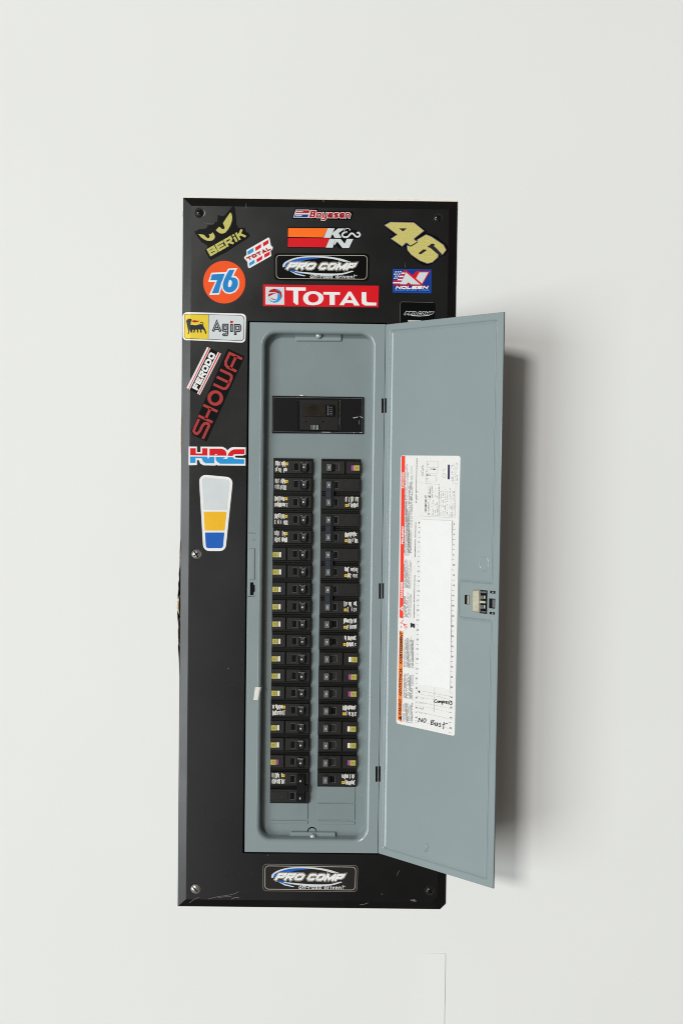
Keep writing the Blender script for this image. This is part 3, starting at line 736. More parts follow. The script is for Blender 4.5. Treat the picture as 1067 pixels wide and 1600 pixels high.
s = screw(307.0, 866.0, M['chrome'], .0066, .6, 1); s['label'] = 'silver screw at the left edge, halfway down'
s = screw(305.4, 1389.2, M['chrome'], .0066, .75, 0); s['label'] = 'silver screw in the bottom left corner'
s = screw(312.4, 332.4, M['bscrew'], .0060, .9, 1); s['label'] = 'black screw in the top left corner'
s = screw(683.8, 340.4, M['bscrew'], .0060, .5, 1); s['label'] = 'black screw in the top right corner'
s = screw(671.0, 1392.0, M['bscrew'], .0060, 1.0, 1); s['label'] = 'black screw in the bottom right corner'

# ------------------------------------------------------------------ door
dz1 = -0.17384; dz0 = -0.92659; DW = HX - 0.09577
OUT = [(0.0006, dz1), (DW, dz1), (DW, dz0), (0.0006, dz0)]
A4 = uvr(DOOR, [(608.6, 514.6), (778.4, 498.6), (762.0, 1374.6), (597.2, 1327.6)])
ax0 = (A4[0][0] + A4[3][0]) / 2; ax1 = (A4[1][0] + A4[2][0]) / 2; az1 = (A4[0][1] + A4[1][1]) / 2; az0 = (A4[2][1] + A4[3][1]) / 2
nt_ = DOOR.uv((766, 914))[1]; nb_ = DOOR.uv((765, 967.5))[1]; nl_ = DOOR.uv((719.5, 935))[0]
def panel(ins):
    i = ins
    c = [(ax0 + i, az1 - i), (ax1 - i, az1 - i), (ax1 - i, nt_ + i), (nl_ - i, nt_ + i), (nl_ - i, nb_ - i), (ax1 - i, nb_ - i), (ax1 - i, az0 + i), (ax0 + i, az0 + i)]
    out = []; m = 8; r = .0042
    for k in range(m):
        p = Vector(c[k]); a_ = (Vector(c[k - 1]) - p).normalized(); b_ = (Vector(c[(k + 1) % m]) - p).normalized()
        q = rnd([tuple(p + a_ * .02), tuple(p), tuple(p + b_ * .02)], [0, max(r - ins, .0003) if k not in (3, 4) else (r * .6 + ins), 0], 4)[1:-1]; out += q
    return out
V = []; F = []
outl = offs(OUT, -0.0006); P0 = panel(0)
P, T = Acc(WALL)._tri([outl, P0]); V += [DOOR.w(u, v, 0) for u, v in P]; F += [tuple(t) for t in T]
prev = 4; n = len(P0)
for ins, h in ((.0003, -.0001), (.0017, -.0008), (.0020, -.0019), (.0029, -.0019), (.0031, .0001), (.0036, .0001), (.0052, -.0007), (.0058, -.0009)):
    c = len(V); V += [DOOR.w(u, v, h if u < ax1 - .008 or v < az0 + .008 or v > az1 - .008 or abs(v - nt_) < .008 or abs(v - nb_) < .008 else -.0009 * ins / .0058 + .3 * (h + .0009 * ins / .0058)) for u, v in panel(ins)]
    for i in range(n): j = (i + 1) % n; F.append((prev + i, prev + j, c + j, c + i))
    prev = c
P, T = Acc(WALL)._tri([panel(.0058)]); F += [tuple(prev + k for k in t) for t in T]
nI = len(F)
c = len(V)
for l, h in ((OUT, -.0006), (OUT, -.0026)): V += [DOOR.w(u, v, h) for u, v in l]
for i in range(4): j = (i + 1) % 4; F += [(i, j, c + j, c + i)]
n1 = len(F)
for i in range(4): j = (i + 1) % 4; F += [(c + i, c + j, c + 4 + j, c + 4 + i)]
F.append((c + 4, c + 5, c + 6, c + 7))
I = [0] * n1 + [1] * (len(F) - n1)
door = mesh('door', V, F, None, PAN, mats=[M['grey'], M['cover']], idx=I)
door['label'] = 'grey door swung open to the right with a paper label inside'
bm = bmesh.new(); bm.from_mesh(door.data); bmesh.ops.recalc_face_normals(bm, faces=bm.faces)
for f in bm.faces: f.smooth = f.material_index == 0 and len(f.verts) == 4
bm.to_mesh(door.data); bm.free()
# hinges: slots in frame and door round a grey pin
def hinge(px, y0, y1):
    a = Acc(FRM); a.poly([[(px - 4.2, y0), (px - .6, y0), (px - .6, y1), (px - 4.2, y1)]], h=.00015); hz = a.build('hinge', M['hole'], PAN)
    a = Acc(DOOR); a.poly([[(px + 1.0, y0 - .2), (px + 3.6, y0 - .2), (px + 3.4, y1 - .2), (px + .8, y1 - .2)]], h=.00015); a.build('door_slot', M['hole'], hz)
    p0 = FRM.w(*FRM.uv((px + .2, y0)), h=.0000); p1 = FRM.w(*FRM.uv((px + .1, y1))); V = []; F = []
    lathe(V, F, p1, p0 - p1, [(.0009, 0), (.0009, (p0 - p1).length)], 10); mesh('pin', V, F, M['toggle'], hz)
hinge(600.2, 622.5, 645.2); hinge(596.0, 911.5, 935.6); hinge(590.8, 1197.5, 1221.5)
# embossed ring above the latch
a = Acc(DOOR)
a.quads(ribbon(ell(755.8, 881, 6.6, 12.4, 30), .7, True), h=.0)
V = []; F = []; cc = DOOR.uv((755.8, 881), -.001); ru = .0069; n = 30
for r_, h in ((ru + .0010, -.00098), (ru + .0004, -.0004), (ru - .0004, -.0004), (ru - .001, -.00098)):
    for i in range(n):
        t = 2 * PI * i / n; V.append(DOOR.w(cc[0] + r_ * math.cos(t) * 1.0, cc[1] + r_ * 1.35 * math.sin(t), h))
for k in range(3):
    for i in range(n): j = (i + 1) % n; F.append((k * n + i, k * n + j, (k + 1) * n + j, (k + 1) * n + i))
mesh('embossed_ring', V, F, M['grey'], door, smooth=True)
a = Acc(DOOR); a.poly(ell(666.5, 1325, 3.3, 7.0, 20, rot=12), h=-.0009); a.build('rubbed_spot', mat('rubbed_enamel', (0.36, 0.40, 0.39), 0.5, 0.4, noise=(420, .15)), door)
# latch
L = [(736.6, 921.4), (749.2, 921.4), (749.2, 956.8), (736.8, 956.2)]
a = Acc(DOOR)
a.poly([[(725.8, 929.4), (732.4, 929.9), (732.2, 944.6), (725.6, 944.0)]], h=.00012)
a.poly([[(748.2, 921.6), (761.2, 922.6), (760.6, 959.4), (748.2, 958.0)]], h=.00012)
a.poly([[(763.8, 934.8), (773.4, 935.6), (772.8, 951.2), (763.6, 950.2)]], h=.00012)
a.poly([[(765.4, 922.8), (773.6, 923.6), (773.4, 927.8), (765.2, 927.0)]], h=.00012)
a.poly([[(764.6, 955.8), (772.6, 956.6), (772.4, 960.4), (764.4, 959.6)]], h=.00012)
lat = a.build('latch', M['hole'], PAN)
raised('latch_plate', DOOR, [(736.6, 922.4), (749.0, 921.2), (748.8, 957.6), (736.4, 955.4)], .0030, .0014, M['zinc'], lat, r=.001)
for q in ([(729.4, 930.4), (732.0, 930.6), (731.8, 944.2), (729.2, 943.8)], [(748.4, 938.4), (758.0, 939.2), (758.0, 943.0), (748.4, 942.4)]): raised('latch_spring', DOOR, q, .0022, .0005, M['zinc'], lat)
for q in ([(755.4, 930.6), (757.6, 930.8), (757.6, 935.8), (755.4, 935.6)], [(755.0, 945.4), (757.4, 945.6), (757.2, 951.0), (755.0, 950.6)], [(768.4, 924.4), (770.2, 924.6), (770.2, 926.6), (768.4, 926.4)], [(767.8, 957.2), (769.6, 957.4), (769.6, 959.2), (767.8, 959.0)]):
    raised('latch_finger', DOOR, q, .0015, .0003, M['knob'], lat)
for q in ([(749.4, 930.4), (754.4, 930.8), (754.4, 936.6), (749.4, 936.2)], [(749.2, 945.2), (754.2, 945.6), (754.2, 951.6), (749.2, 951.0)], [(768.6, 936.6), (772.4, 937.0), (772.0, 949.6), (768.4, 949.2)], [(750.6, 923.6), (759.8, 924.4), (759.4, 927.0), (751, 926.6)], [(751, 954.6), (759.0, 955.4), (758.6, 957.4), (751, 956.8)]):
    raised('latch_block', DOOR, q, .0012, .0004, M['toggle'], lat)

# ------------------------------------------------------------------ directory label on the door
LC4 = [(626.2, 711.6), (719.2, 712.2), (710.2, 1150.2), (619.0, 1130.2)]
def B(s, t):
    a_, b_, c_, d_ = LC4
    return ((a_[0] * (1 - s) + b_[0] * s) * (1 - t) + (d_[0] * (1 - s) + c_[0] * s) * t, (a_[1] * (1 - s) + b_[1] * s) * (1 - t) + (d_[1] * (1 - s) + c_[1] * s) * t)
def tY(y): return (y - 711.6) / 418.6
def sX(x, y): 
    t = tY(y); xl = 626.2 - 7.2 * t; xr = 719.2 - 9.0 * t; return (x - xl) / (xr - xl)
def SB(q): return [B(*p) for p in q]
H_ = -.0010
base = DOOR.w(*DOOR.uv(B(.5, 1)), H_)
lab = thing('directory_label', 'tall white paper label with red and orange warning bars inside the open door', 'label', base)
a = Acc(DOOR); a.poly(rnd([DOOR.uv(p, H_) for p in LC4], .0035, 5), h=H_ + .00022, thick=.0002, px=False); a.build('paper', M['paper'], lab)
hp = H_ + .0004
a = Acc(DOOR); a.poly(SB([(.012, .002), (.070, .002), (.085, .607), (.025, .604)]), h=hp); a.build('red_bar', M['l_red'], lab)
a = Acc(DOOR); a.poly(SB([(.026, .652), (.088, .655), (.092, .992), (.022, .985)]), h=hp); a.build('orange_bar', M['l_orange'], lab)
def vtext(acc, txt, s0, s1, t0, t1, h, **k):      # text that reads upwards
    acc.text(txt, B(s1, t1), B(s1, t0), B(s0, t1), h=h, **k)
a = Acc(DOOR); h2 = hp + .00015
vtext(a, 'DANGER', .026, .060, tY(737), tY(762.6), h2, bold=.035)
vtext(a, 'PELIGRO', .032, .068, tY(822), tY(849.8), h2, bold=.035)
vtext(a, 'DANGER', .036, .073, tY(908), tY(933.4), h2, bold=.035)
a.poly([SB([(.080, .559), (.028, .570), (.080, .581)]), SB([(.068, .5665), (.050, .570), (.068, .5735)])], h=h2)
a.build('white_lettering', M['paper'], lab)
a = Acc(DOOR)
vtext(a, 'AVERTISSEMENT', .034, .084, tY(986.5), tY(1037), h2, bold=.03)
vtext(a, 'ADVERTENCIA', .034, .084, tY(1043), tY(1086.5), h2, bold=.03)
vtext(a, 'WARNING', .034, .084, tY(1091.5), tY(1117), h2, bold=.03)
a.poly([SB([(.086, .968), (.032, .977), (.086, .986)])], h=h2)
a.poly([[(641, 974), (643, 972.5), (644, 975), (646.5, 974), (648, 976), (647.6, 981.5), (645.5, 981), (644.5, 978.6), (642.5, 981), (641, 979.6)]], h=h2)
a.build('black_lettering', M['l_ink'], lab)
a = Acc(DOOR)
for pts in ([(625, 974), (630.5, 968.5)], [(625.5, 973), (630.5, 975), (636.5, 981)], [(630.5, 975), (635.5, 976.5)], [(630, 974.5), (634, 983.5)], [(626.6, 978), (626.2, 981)]): a.quads(ribbon(pts, .8), h=h2)
a.build('red_pictogram', M['l_red'], lab)
# fine print, upright columns
rr = random.Random(5)
def col(acc, s, t0, t1, wd, dens, h=hp, ragged=0.0):
    t = t0 + rr.random() * ragged
    while t < t1:
        l = rr.uniform(.0012, .0040)
        if rr.random() < dens: acc.quads([SB([(s, t), (s + wd, t), (s + wd, min(t + l, t1)), (s, min(t + l, t1))])], h=h)
        t += l + .0010
a = Acc(DOOR)
for k, (s, t0, rg) in enumerate(((.078, .02, .03), (.098, .015, .02), (.118, .04, .03), (.142, .11, .02), (.160, .09, .02), (.178, .03, .03), (.196, .06, .02))): col(a, s, t0, .362, .009, .85, ragged=rg)
for k, (s, t0) in enumerate(((.080, .40), (.100, .385), (.120, .41), (.142, .375), (.162, .40), (.182, .392))): col(a, s + .004, t0 - .01, .358 + .38 * .0 + .0, .009, .9)
for (s0, n_, t0, t1) in ((.080, 7, .375, .492), (.090, 7, .50, .60)):
    for k in range(n_): col(a, s0 + k * .019, t0 + rr.random() * .03, t1, .009, .85)
for k in range(4): col(a, .100 + k * .018, .185 + .01 * k, .372, .009, .88)
for (t0, t1) in ((.672, .785), (.805, .900), (.910, .988)):
    for k in range(8): col(a, .112 + k * .021, t0 + rr.random() * .012, t1, .012, .9)
# header block of small lines
for s in (.345, .36, .375): col(a, s, .035, .075, .007, .6)
for s in (.47, .49, .53, .555, .59, .62, .645, .68, .72, .755, .79, .83, .86, .88, .90): col(a, s, .11 + rr.random() * .03, .218, .007, .55)
for s in (.86, .885, .92, .945): col(a, s, .025, .10, .007, .6)
for s in (.53, .50): col(a, s, .11, .155, .009, .9)
o = a.build('fine_print', M['l_grey'], lab); o['kind'] = 'stuff'
a = Acc(DOOR)
for t0, t1 in ((.01, .175), (.245, .375), (.44, .60)): col(a, .262, t0, t1, .011, .93)
col(a, .285, .13, .172, .008, .8)
for y in range(4): a.poly(ell(*B(.10 + .028 * y, .176), .8, .8, 6), h=hp)
# diagrams: arrows, round mark and logo bar, outlined boxes
a.quads([SB([(.505, .0475), (.575, .0485), (.575, .0505), (.505, .0495)]), SB([(.43, .0695), (.50, .0700), (.50, .0720), (.43, .0715)])], h=hp)
a.poly(SB([(.55, .046), (.59, .0495), (.55, .053)]), h=hp + .0001); a.poly(SB([(.455, .068), (.42, .0708), (.455, .074)]), h=hp + .0001)
a.poly(SB([(.50, .147), (.475, .150), (.50, .153)]), h=hp)
a.build('black_marks', M['l_ink'], lab)
a = Acc(DOOR); vtext(a, 'HOMC42UC', .415, .447, .145, .207, hp, bold=.02); a.build('type_lettering', M['l_ink'], lab)
a = Acc(DOOR); a.poly(SB([(.79, .032), (.825, .032), (.825, .085), (.79, .085)]), h=hp); a.build('logo_bar', M['l_navy'], lab)
a = Acc(DOOR)
for (s0, s1, t0, t1) in ((.44, .63, .020, .043), (.42, .62, .050, .066), (.43, .60, .073, .096)):
    a.quads(ribbon(SB([(s0, t0), (s1, t0), (s1, t1), (s0, t1)]), .4, True), h=hp)
    a.poly(ell(*B(s0 + .02, (t0 + t1) / 2), 1, 1.2, 8), h=hp + .0001)
cxy = B(.73, .072); a.quads(ribbon(ell(*cxy, 2.6, 3.4, 16), .7, True), h=hp); a.quads(ribbon([B(.71, .055), B(.75, .046)], .6), h=hp)
for (p, q) in ((B(.32, .222), B(.90, .222)), (B(.655, .10), B(.655, .22)), (B(.93, .10), B(.925, .222)), (B(.32, .10), B(.66, .105))): a.quads(ribbon([p, q], .35), h=hp + .0001)
# ruled rows under the paper strip
vlx = 678.0
a.quads(ribbon([(678.6, 1074), (677.6, 1113)], .5), h=hp + .0001)
for (y0, y1) in ((1092, 1108), (1107.5, 1124), (1122, 1140)): a.quads(ribbon([B(.30, tY(y0) - .006), B(.96, tY(y0) - .003)], .35), h=hp + .0001)
for k in range(16):
    s = .32 + k * .04; a.quads(ribbon([B(s, .885), B(s + .025, .885)], .45), h=hp + .0001); a.quads(ribbon([B(s, .918), B(s + .02, .918)], .4), h=hp + .0001); a.quads(ribbon([B(s, .862), B(s + .03, .862)], .5), h=hp + .0001)
a.build('ruled_lines', M['l_pale'], lab)
a = Acc(DOOR)
def num(nn, x, y):
    wd = 1.7 if nn < 10 else 3.4; sl_ = .10 * (y - 760) / 300
    a.text(str(nn), (x, y + 1.4), (x + wd, y + 1.4 + sl_ * wd), (x, y - 1.4), h=hp, bold=.03)
for i in range(21):
    y = 819 + 15.9 * i; x = 708.3 - (y - 819) * .0195; num(2 * i + 2, x, y); a.quads([[(x - 1.6, y + 7.5), (x + 2.6, y + 8), (x + 2.6, y + 8.5), (x - 1.6, y + 8)]], h=hp)
    y = 816.7 + 15.2 * i; x = 653.6 - (y - 816) * .018
    if y < 1140: num(2 * i + 1, x, y); a.quads([[(x, y + 7.2), (x + 3, y + 7.6), (x + 3, y + 8.1), (x, y + 7.7)]], h=hp)
o = a.build('row_numbers', M['l_grey'], lab); o['kind'] = 'stuff'
# handwriting
def hand(acc, strokes, wd):
    for st in strokes: acc.quads(ribbon(sm(st, 4, False) if len(st) > 2 else st, wd), h=hp + .0003)
a = Acc(DOOR); z = lambda *p: Z(615, 950, 7.81, p)
hand(a, [z((520, 1115), (500, 1125), (492, 1140), (505, 1152), (525, 1150)), z((535, 1135), (530, 1148), (545, 1152), (548, 1138), (535, 1135)), z((555, 1160), (560, 1135), (566, 1145), (574, 1136), (576, 1160)),
         z((588, 1180), (590, 1140), (602, 1135), (604, 1150), (592, 1156)), z((612, 1165), (613, 1142), (625, 1138)), z((632, 1155), (648, 1148), (640, 1138), (630, 1152), (640, 1166), (652, 1160)),
         z((675, 1140), (662, 1146), (674, 1158), (668, 1172), (656, 1168)), z((712, 1138), (694, 1140), (708, 1160), (700, 1182), (684, 1174)), z((678, 1135), (690, 1130))], 1.15)
hand(a, [z((298, 1395), (308, 1342)), z((308, 1342), (340, 1392)), z((340, 1392), (350, 1345)), z((372, 1350), (360, 1375), (372, 1396), (390, 1380), (388, 1355), (372, 1350)),
         z((452, 1425), (458, 1368)), z((458, 1368), (490, 1375), (466, 1395), (492, 1412), (452, 1425)), z((508, 1392), (504, 1430), (520, 1438), (530, 1400), (532, 1440)), z((575, 1405), (552, 1412), (568, 1432), (560, 1450), (545, 1445)),
         z((612, 1392), (602, 1478)), z((590, 1425), (625, 1415), (655, 1408))], 1.1)
hand(a, [z((300, 1012), (308, 1022), (316, 1036)), z((312, 1012), (304, 1030))], 1.5)
hand(a, [z((345, 1245), (362, 1215)), z((300, 1228), (320, 1218), (335, 1230))], .5)
a.build('handwriting', M['marker'], lab)
a = Acc(DOOR)
hand(a, [z((290, 1160), (310, 1165), (325, 1150), (340, 1168), (370, 1160), (395, 1172)), z((300, 1280), (320, 1272), (335, 1290), (360, 1280), (400, 1300)), z((330, 1050), (360, 1062), (420, 1065), (470, 1080)), z((515, 1075), (560, 1085), (620, 1105), (680, 1112)), z((330, 1110), (350, 1100), (365, 1115))], .35)
a.build('pencil_writing', M['l_pale'], lab)
# loose strip of paper over the directory
q4 = [(657.8, 811.6), (706.0, 814.0), (703.0, 1077.6), (653.0, 1069.2)]
st = thing('paper_strip', 'blank bright white paper strip laid over the rows of the door label', 'paper', DOOR.w(*DOOR.uv(q4[3]), 0))
a = Acc(DOOR); V = []; F = []
NY = 12
for k in range(NY + 1):
    f = k / NY
    for s_ in range(5):
        g = s_ / 4; p = ((q4[0][0] * (1 - g) + q4[1][0] * g) * (1 - f) + (q4[3][0] * (1 - g) + q4[2][0] * g) * f, (q4[0][1] * (1 - g) + q4[1][1] * g) * (1 - f) + (q4[3][1] * (1 - g) + q4[2][1] * g) * f)
        h = H_ + .0012 + .0004 * math.sin(f * 9 + g * 2) + (.0010 * max(0, f - .93) / .07) + (.0008 * max(0, .05 - f) / .05)
        V.append(DOOR.w(*DOOR.uv(p, h), h))
for k in range(NY):
    for s_ in range(4): i = k * 5 + s_; F.append((i, i + 5, i + 6, i + 1))
V2 = [Vector(v) - DOOR.N * .0003 for v in V]; nV = len(V); F += [tuple(nV + q for q in f[::-1]) for f in F]
V += V2
ring = [i for i in range(5)] + [k * 5 + 4 for k in range(1, NY + 1)] + [NY * 5 + i for i in (3, 2, 1, 0)] + [k * 5 for k in range(NY - 1, 0, -1)]
for i in range(len(ring)): j = (i + 1) % len(ring); F.append((ring[i], ring[j], nV + ring[j], nV + ring[i]))
mesh('sheet', V, F, M['strip'], st, smooth=False)

# tape scrap on the left lip of the frame
tp = thing('tape_scrap', 'torn scrap of white masking tape on the left lip of the grey frame', 'tape', FRM.w(*FRM.uv((400, 1093))))
a = Acc(FRM); V = []; F = []
prof = [(0, .0004), (.004, .0005), (.0058, .0005), (.0075, .0000), (.009, -.0025), (.0095, -.0065)]
top_ = FRM.uv((398.8, 1073.5)); bot_ = FRM.uv((396.2, 1093.5))
for k in range(5):
    f = k / 4
    for i, (dx, h) in enumerate(prof):
        x = top_[0] * (1 - f) + bot_[0] * f + dx * (1.0 - .1 * f) + (0.0003 * math.sin(k * 3) if i == 0 else 0); zz = top_[1] * (1 - f) + bot_[1] * f
        V.append(FRM.w(x, zz, h + .0002))
for k in range(4):
    for i in range(5): q = k * 6 + i; F.append((q, q + 6, q + 7, q + 1))
o = mesh('tape', V, F, M['tape'], tp); md = o.modifiers.new('thickness', 'SOLIDIFY'); md.thickness = .00015

# ------------------------------------------------------------------ stickers
G = 'stickers on the black cover'
HS = 0.00022
def sticker(label, outline, m, r=0.0, holes=None, cr=False, name='sticker', edge_h=HS, n=5):
    """outline in photo pixels, met with the cover face; returns the thing"""
    l = [COV.uv(p) for p in outline]
    if r: l = rnd(l, r, n)
    cy = min(p[1] for p in l); cx = sum(p[0] for p in l) / len(l)
    t = thing(name, label, 'sticker', COV.w(cx, cy, 0), G)
    a = Acc(COV); a.cr = 1 if cr else None
    a.poly([l], h=edge_h, thick=edge_h - .00002, px=False); a.build('backing', m, t)
    return t
def layer(t, name, m, shapes, h, cr=False, strokes=(), texts=(), blocks=()):
    a = Acc(COV); a.cr = 1 if cr else None
    for s in shapes: a.poly(s, h=h)
    for s in strokes: a.quads(s, h=h)
    for x in blocks: block(a, *x[:6], h, *(x[6:]))
    for x in texts: a.text(*x[:4], h=h, **(x[4] if len(x) > 4 else {}))
    return a.build(name, m, t)
h1, h2_, h3, h4 = .00034, .00046, .00058, .00070

# cat-eye sticker
z = lambda *p: Z(300, 315, 10.67, p)
t = sticker('black die-cut sticker with two olive cat eyes over slanted block letters', z((30, 485), (60, 500), (110, 462), (190, 458), (250, 440), (262, 398), (300, 385), (345, 390), (385, 352), (405, 322), (425, 350), (432, 230), (450, 225), (510, 245), (555, 225), (600, 170), (690, 65), (712, 90), (728, 160), (745, 380), (775, 440), (850, 432), (890, 445), (900, 505), (940, 520), (968, 570), (930, 610), (560, 850), (320, 972), (290, 950), (222, 820), (225, 790), (262, 765), (255, 728), (165, 680), (100, 600)), M['v_black'])
layer(t, 'eye', M['v_olive'], [[*z((105, 540), (150, 545), (205, 555), (235, 590), (265, 612), (290, 605), (300, 580), (285, 545), (330, 535), (345, 510), (370, 545), (385, 580), (375, 620), (345, 645), (300, 655), (250, 650), (205, 630), (160, 600))]], h1)
layer(t, 'eye', M['v_olive'], [[*z((400, 475), (430, 445), (455, 418), (475, 430), (500, 455), (530, 462), (548, 440), (540, 410), (518, 360), (570, 280), (640, 180), (660, 200), (672, 260), (665, 330), (640, 400), (600, 470), (560, 515), (510, 535), (460, 525), (425, 500))]], h1)
layer(t, 'lettering', M['v_olive'], [], h1, blocks=[('BERiK', z((310, 915))[0], z((912, 575))[0], z((245, 795))[0], 3.45, .9)])
# 76 sticker
z = lambda *p: Z(310, 370, 8.892, p)
t = sticker('round orange sticker with the blue number 76 edged in white', ell(350.6, 440.9, 32.9, 33.3, 64), M['v_orange'])
seven = z((185, 520), (370, 512), (352, 575), (318, 660), (300, 780), (185, 788), (210, 745), (262, 605), (165, 612))
seven = z((190, 522), (368, 512), (345, 580), (318, 640), (282, 782), (188, 785), (262, 603), (168, 603))
six = sm(z((432, 460), (462, 459), (500, 458), (480, 510), (462, 562), (500, 565), (540, 592), (552, 640), (540, 700), (500, 750), (440, 774), (390, 765), (352, 730), (340, 680), (348, 630), (370, 570), (400, 510)), 3)
ctr = z((437, 598), (455, 602), (468, 625), (465, 660), (448, 695), (425, 702), (412, 685), (414, 650), (424, 615))
six_o = z((415, 442), (545, 434), (512, 490), (492, 540), (530, 552), (562, 590), (572, 640), (560, 710), (515, 768), (440, 796), (375, 782), (335, 740), (322, 690), (328, 640), (348, 570), (385, 500))
sev_o = z((182, 500), (400, 488), (372, 560), (345, 640), (292, 802), (150, 808), (236, 628), (138, 626))
layer(t, 'white_outline', M['v_white'], [sev_o], h1); layer(t, 'white_outline', M['v_white'], [six_o], h1 + .00002)
layer(t, 'number', M['v_blue'], [seven], h2_); layer(t, 'number', M['v_blue'], [[six, ctr]], h2_ + .00002)
# striped TOTAL sticker
t = sticker('small slanted white sticker with red and blue blocks behind red letters', z((668, 185), (975, 8), (990, 25), (1010, 125), (1035, 140), (1030, 180), (1005, 195), (1015, 265), (708, 438), (692, 425), (680, 345), (635, 295), (645, 275), (672, 250)), M['v_white'])
layer(t, 'blue_block', M['v_sky'], [z((680, 205), (762, 155), (768, 205), (690, 252)), z((705, 365), (778, 318), (784, 362), (712, 408))], h1)
layer(t, 'red_block', M['v_red'], [z((790, 150), (870, 98), (872, 148), (798, 198)), z((895, 85), (970, 42), (975, 92), (905, 135)), z((808, 312), (888, 262), (888, 310), (815, 358)), z((915, 245), (995, 202), (992, 252), (920, 292))], h1)
for nm, m, ex, h in (('lettering_outline', 'v_white', 1.6, h2_), ('lettering', 'v_dred', 0.0, h3)):
    layer(t, nm, M[m], [], h, blocks=[('TOTAL', z((694, 332))[0], z((1014, 178))[0], z((662, 290))[0], 2.1, .8, ex)])
# Agip sticker
z = lambda *p: Z(280, 480, 9.7, p)
t = sticker('white rounded sticker, yellow left part with a black six-legged beast, outlined letters right', z((48, 72), (1016, 100), (1005, 540), (50, 495)), M['v_white'], r=.0058, cr=True)
layer(t, 'thin_border', M['v_ink'], [[[(p[0], p[1]) for p in z((78, 98), (450, 108), (940, 120), (985, 150), (992, 200), (985, 480), (950, 512), (440, 490), (100, 478), (72, 440), (75, 130))], [(p[0], p[1]) for p in z((84, 106), (450, 115), (936, 127), (977, 154), (984, 200), (977, 476), (946, 504), (440, 482), (104, 470), (80, 436), (83, 134))]]], h1, cr=True)
layer(t, 'yellow_field', M['v_yellow'], [z((84, 104), (446, 113), (440, 488), (104, 474), (80, 440), (82, 134))], h1, cr=True)
layer(t, 'divider', M['v_ink'], [z((446, 113), (453, 113), (447, 488), (440, 488))], h1)
dog = z((118, 185), (150, 170), (185, 178), (196, 195), (185, 205), (178, 230), (176, 270), (205, 268), (250, 275), (300, 262), (320, 255), (345, 258), (362, 262), (372, 290), (395, 330), (412, 375), (415, 405), (398, 400), (385, 360), (360, 335), (335, 345), (345, 375), (335, 388), (318, 380), (322, 355), (308, 332), (290, 345), (295, 375), (282, 388), (268, 380), (275, 358), (262, 335), (248, 342), (238, 375), (222, 388), (210, 380), (225, 355), (215, 335), (202, 350), (198, 385), (178, 385), (172, 360), (168, 330), (155, 380), (142, 415), (128, 405), (140, 370), (125, 300), (112, 240), (105, 205))
layer(t, 'beast_emblem', M['v_ink'], [dog], h2_, cr=True, strokes=[ribbon(z((355, 262), (368, 245), (355, 230), (330, 230), (316, 245)), 1.1)])
layer(t, 'flame', M['v_dred'], [z((188, 210), (215, 200), (240, 196), (270, 204), (315, 204), (300, 215), (278, 225), (250, 232), (215, 228))], h2_, cr=True)
layer(t, 'pale_field', M['v_cool'], [z((453, 115), (936, 128), (976, 154), (983, 200), (976, 475), (945, 502), (447, 486))], h1 - .00004)
AG = (('A', z((500, 368))[0], z((645, 372))[0], z((498, 200))[0]), ('g', z((650, 372))[0], z((750, 374))[0], z((650, 248))[0]), ('I', z((780, 376))[0], z((815, 378))[0], z((780, 252))[0]), ('p', z((832, 374))[0], z((942, 378))[0], z((832, 252))[0]))
layer(t, 'lettering', M['v_ink'], [], h1, blocks=[g + (4.3, 0) for g in AG])
layer(t, 'inner_line', M['v_cool'], [], h2_, blocks=[g + (4.3, 0, -3.65) for g in AG])
layer(t, 'red_dot', M['v_red'], [z((776, 205), (818, 206), (816, 243), (774, 242))], h1)
# FERODO
z = lambda *p: Z(285, 540, 10, p)
t = sticker('slanted black strip sticker with white block letters between red and white stripes', z((390, 20), (605, 125), (275, 772), (68, 662)), M['v_black'])
layer(t, 'white_stripe', M['v_white'], [z((390, 20), (440, 45), (118, 688), (68, 662)), z((556, 102), (605, 125), (275, 772), (232, 748))], h1)
layer(t, 'red_stripe', M['v_red'], [z((414, 32), (430, 40), (106, 680), (96, 674)), z((572, 112), (590, 120), (262, 764), (250, 757))], h2_)
layer(t, 'lettering', M['v_white'], [], h1, blocks=[('FERODO', z((240, 704))[0], z((524, 140))[0], z((152, 660))[0], 2.9, .8)])
# SHOWA: long strip, letters as thick strokes in the sticker's own frame
t = sticker('long slanted black sticker with large brick red letters, right of the striped one', z((710, 45), (975, 170), (380, 1500), (170, 1400), (142, 1330)), M['v_black'])
Ob = Vector((345, 1475)); Ax = Vector((945, 190)) - Ob; Up = Vector((165, 1385)) - Ob; Up = Up - Ax * (Up.dot(Ax) / Ax.dot(Ax)) * 0.0
Ul = Up.normalized() * 0.0 + Vector((-Ax.y, Ax.x)).normalized() * -1
Ul = Vector((Ax.y, -Ax.x)).normalized() 
hgt = 245.0
def SW(x, y): q = Ob + Ax * x + Ul * hgt * y; return (285 + q.x / 10, 540 + q.y / 10)
sw = 4.1
ST = [[(.005, .12), (.11, .12), (.165, .12), (.178, .18), (.18, .30), (.165, .44), (.13, .5), (.065, .5), (.028, .58), (.025, .72), (.04, .85), (.08, .88), (.185, .88)],
      [(.215, 0), (.215, 1)], [(.345, 0), (.345, 1)], [(.215, .5), (.345, .5)],
      [(.600, .0 + .98), (.600, .30), (.612, .16), (.64, .10), (.775, .10)], [(.688, .12), (.688, .98)], [(.775, .0), (.775, .98)],
      [(.835, 0), (.835, .62), (.85, .80), (.885, .88), (.985, .88), (.985, 0)], [(.835, .42), (.985, .42)]]
ST[4] = [(.600, .98), (.600, .30), (.612, .16), (.64, .10), (.74, .10), (.765, .16), (.775, .30), (.775, .98)]; ST.pop(6)
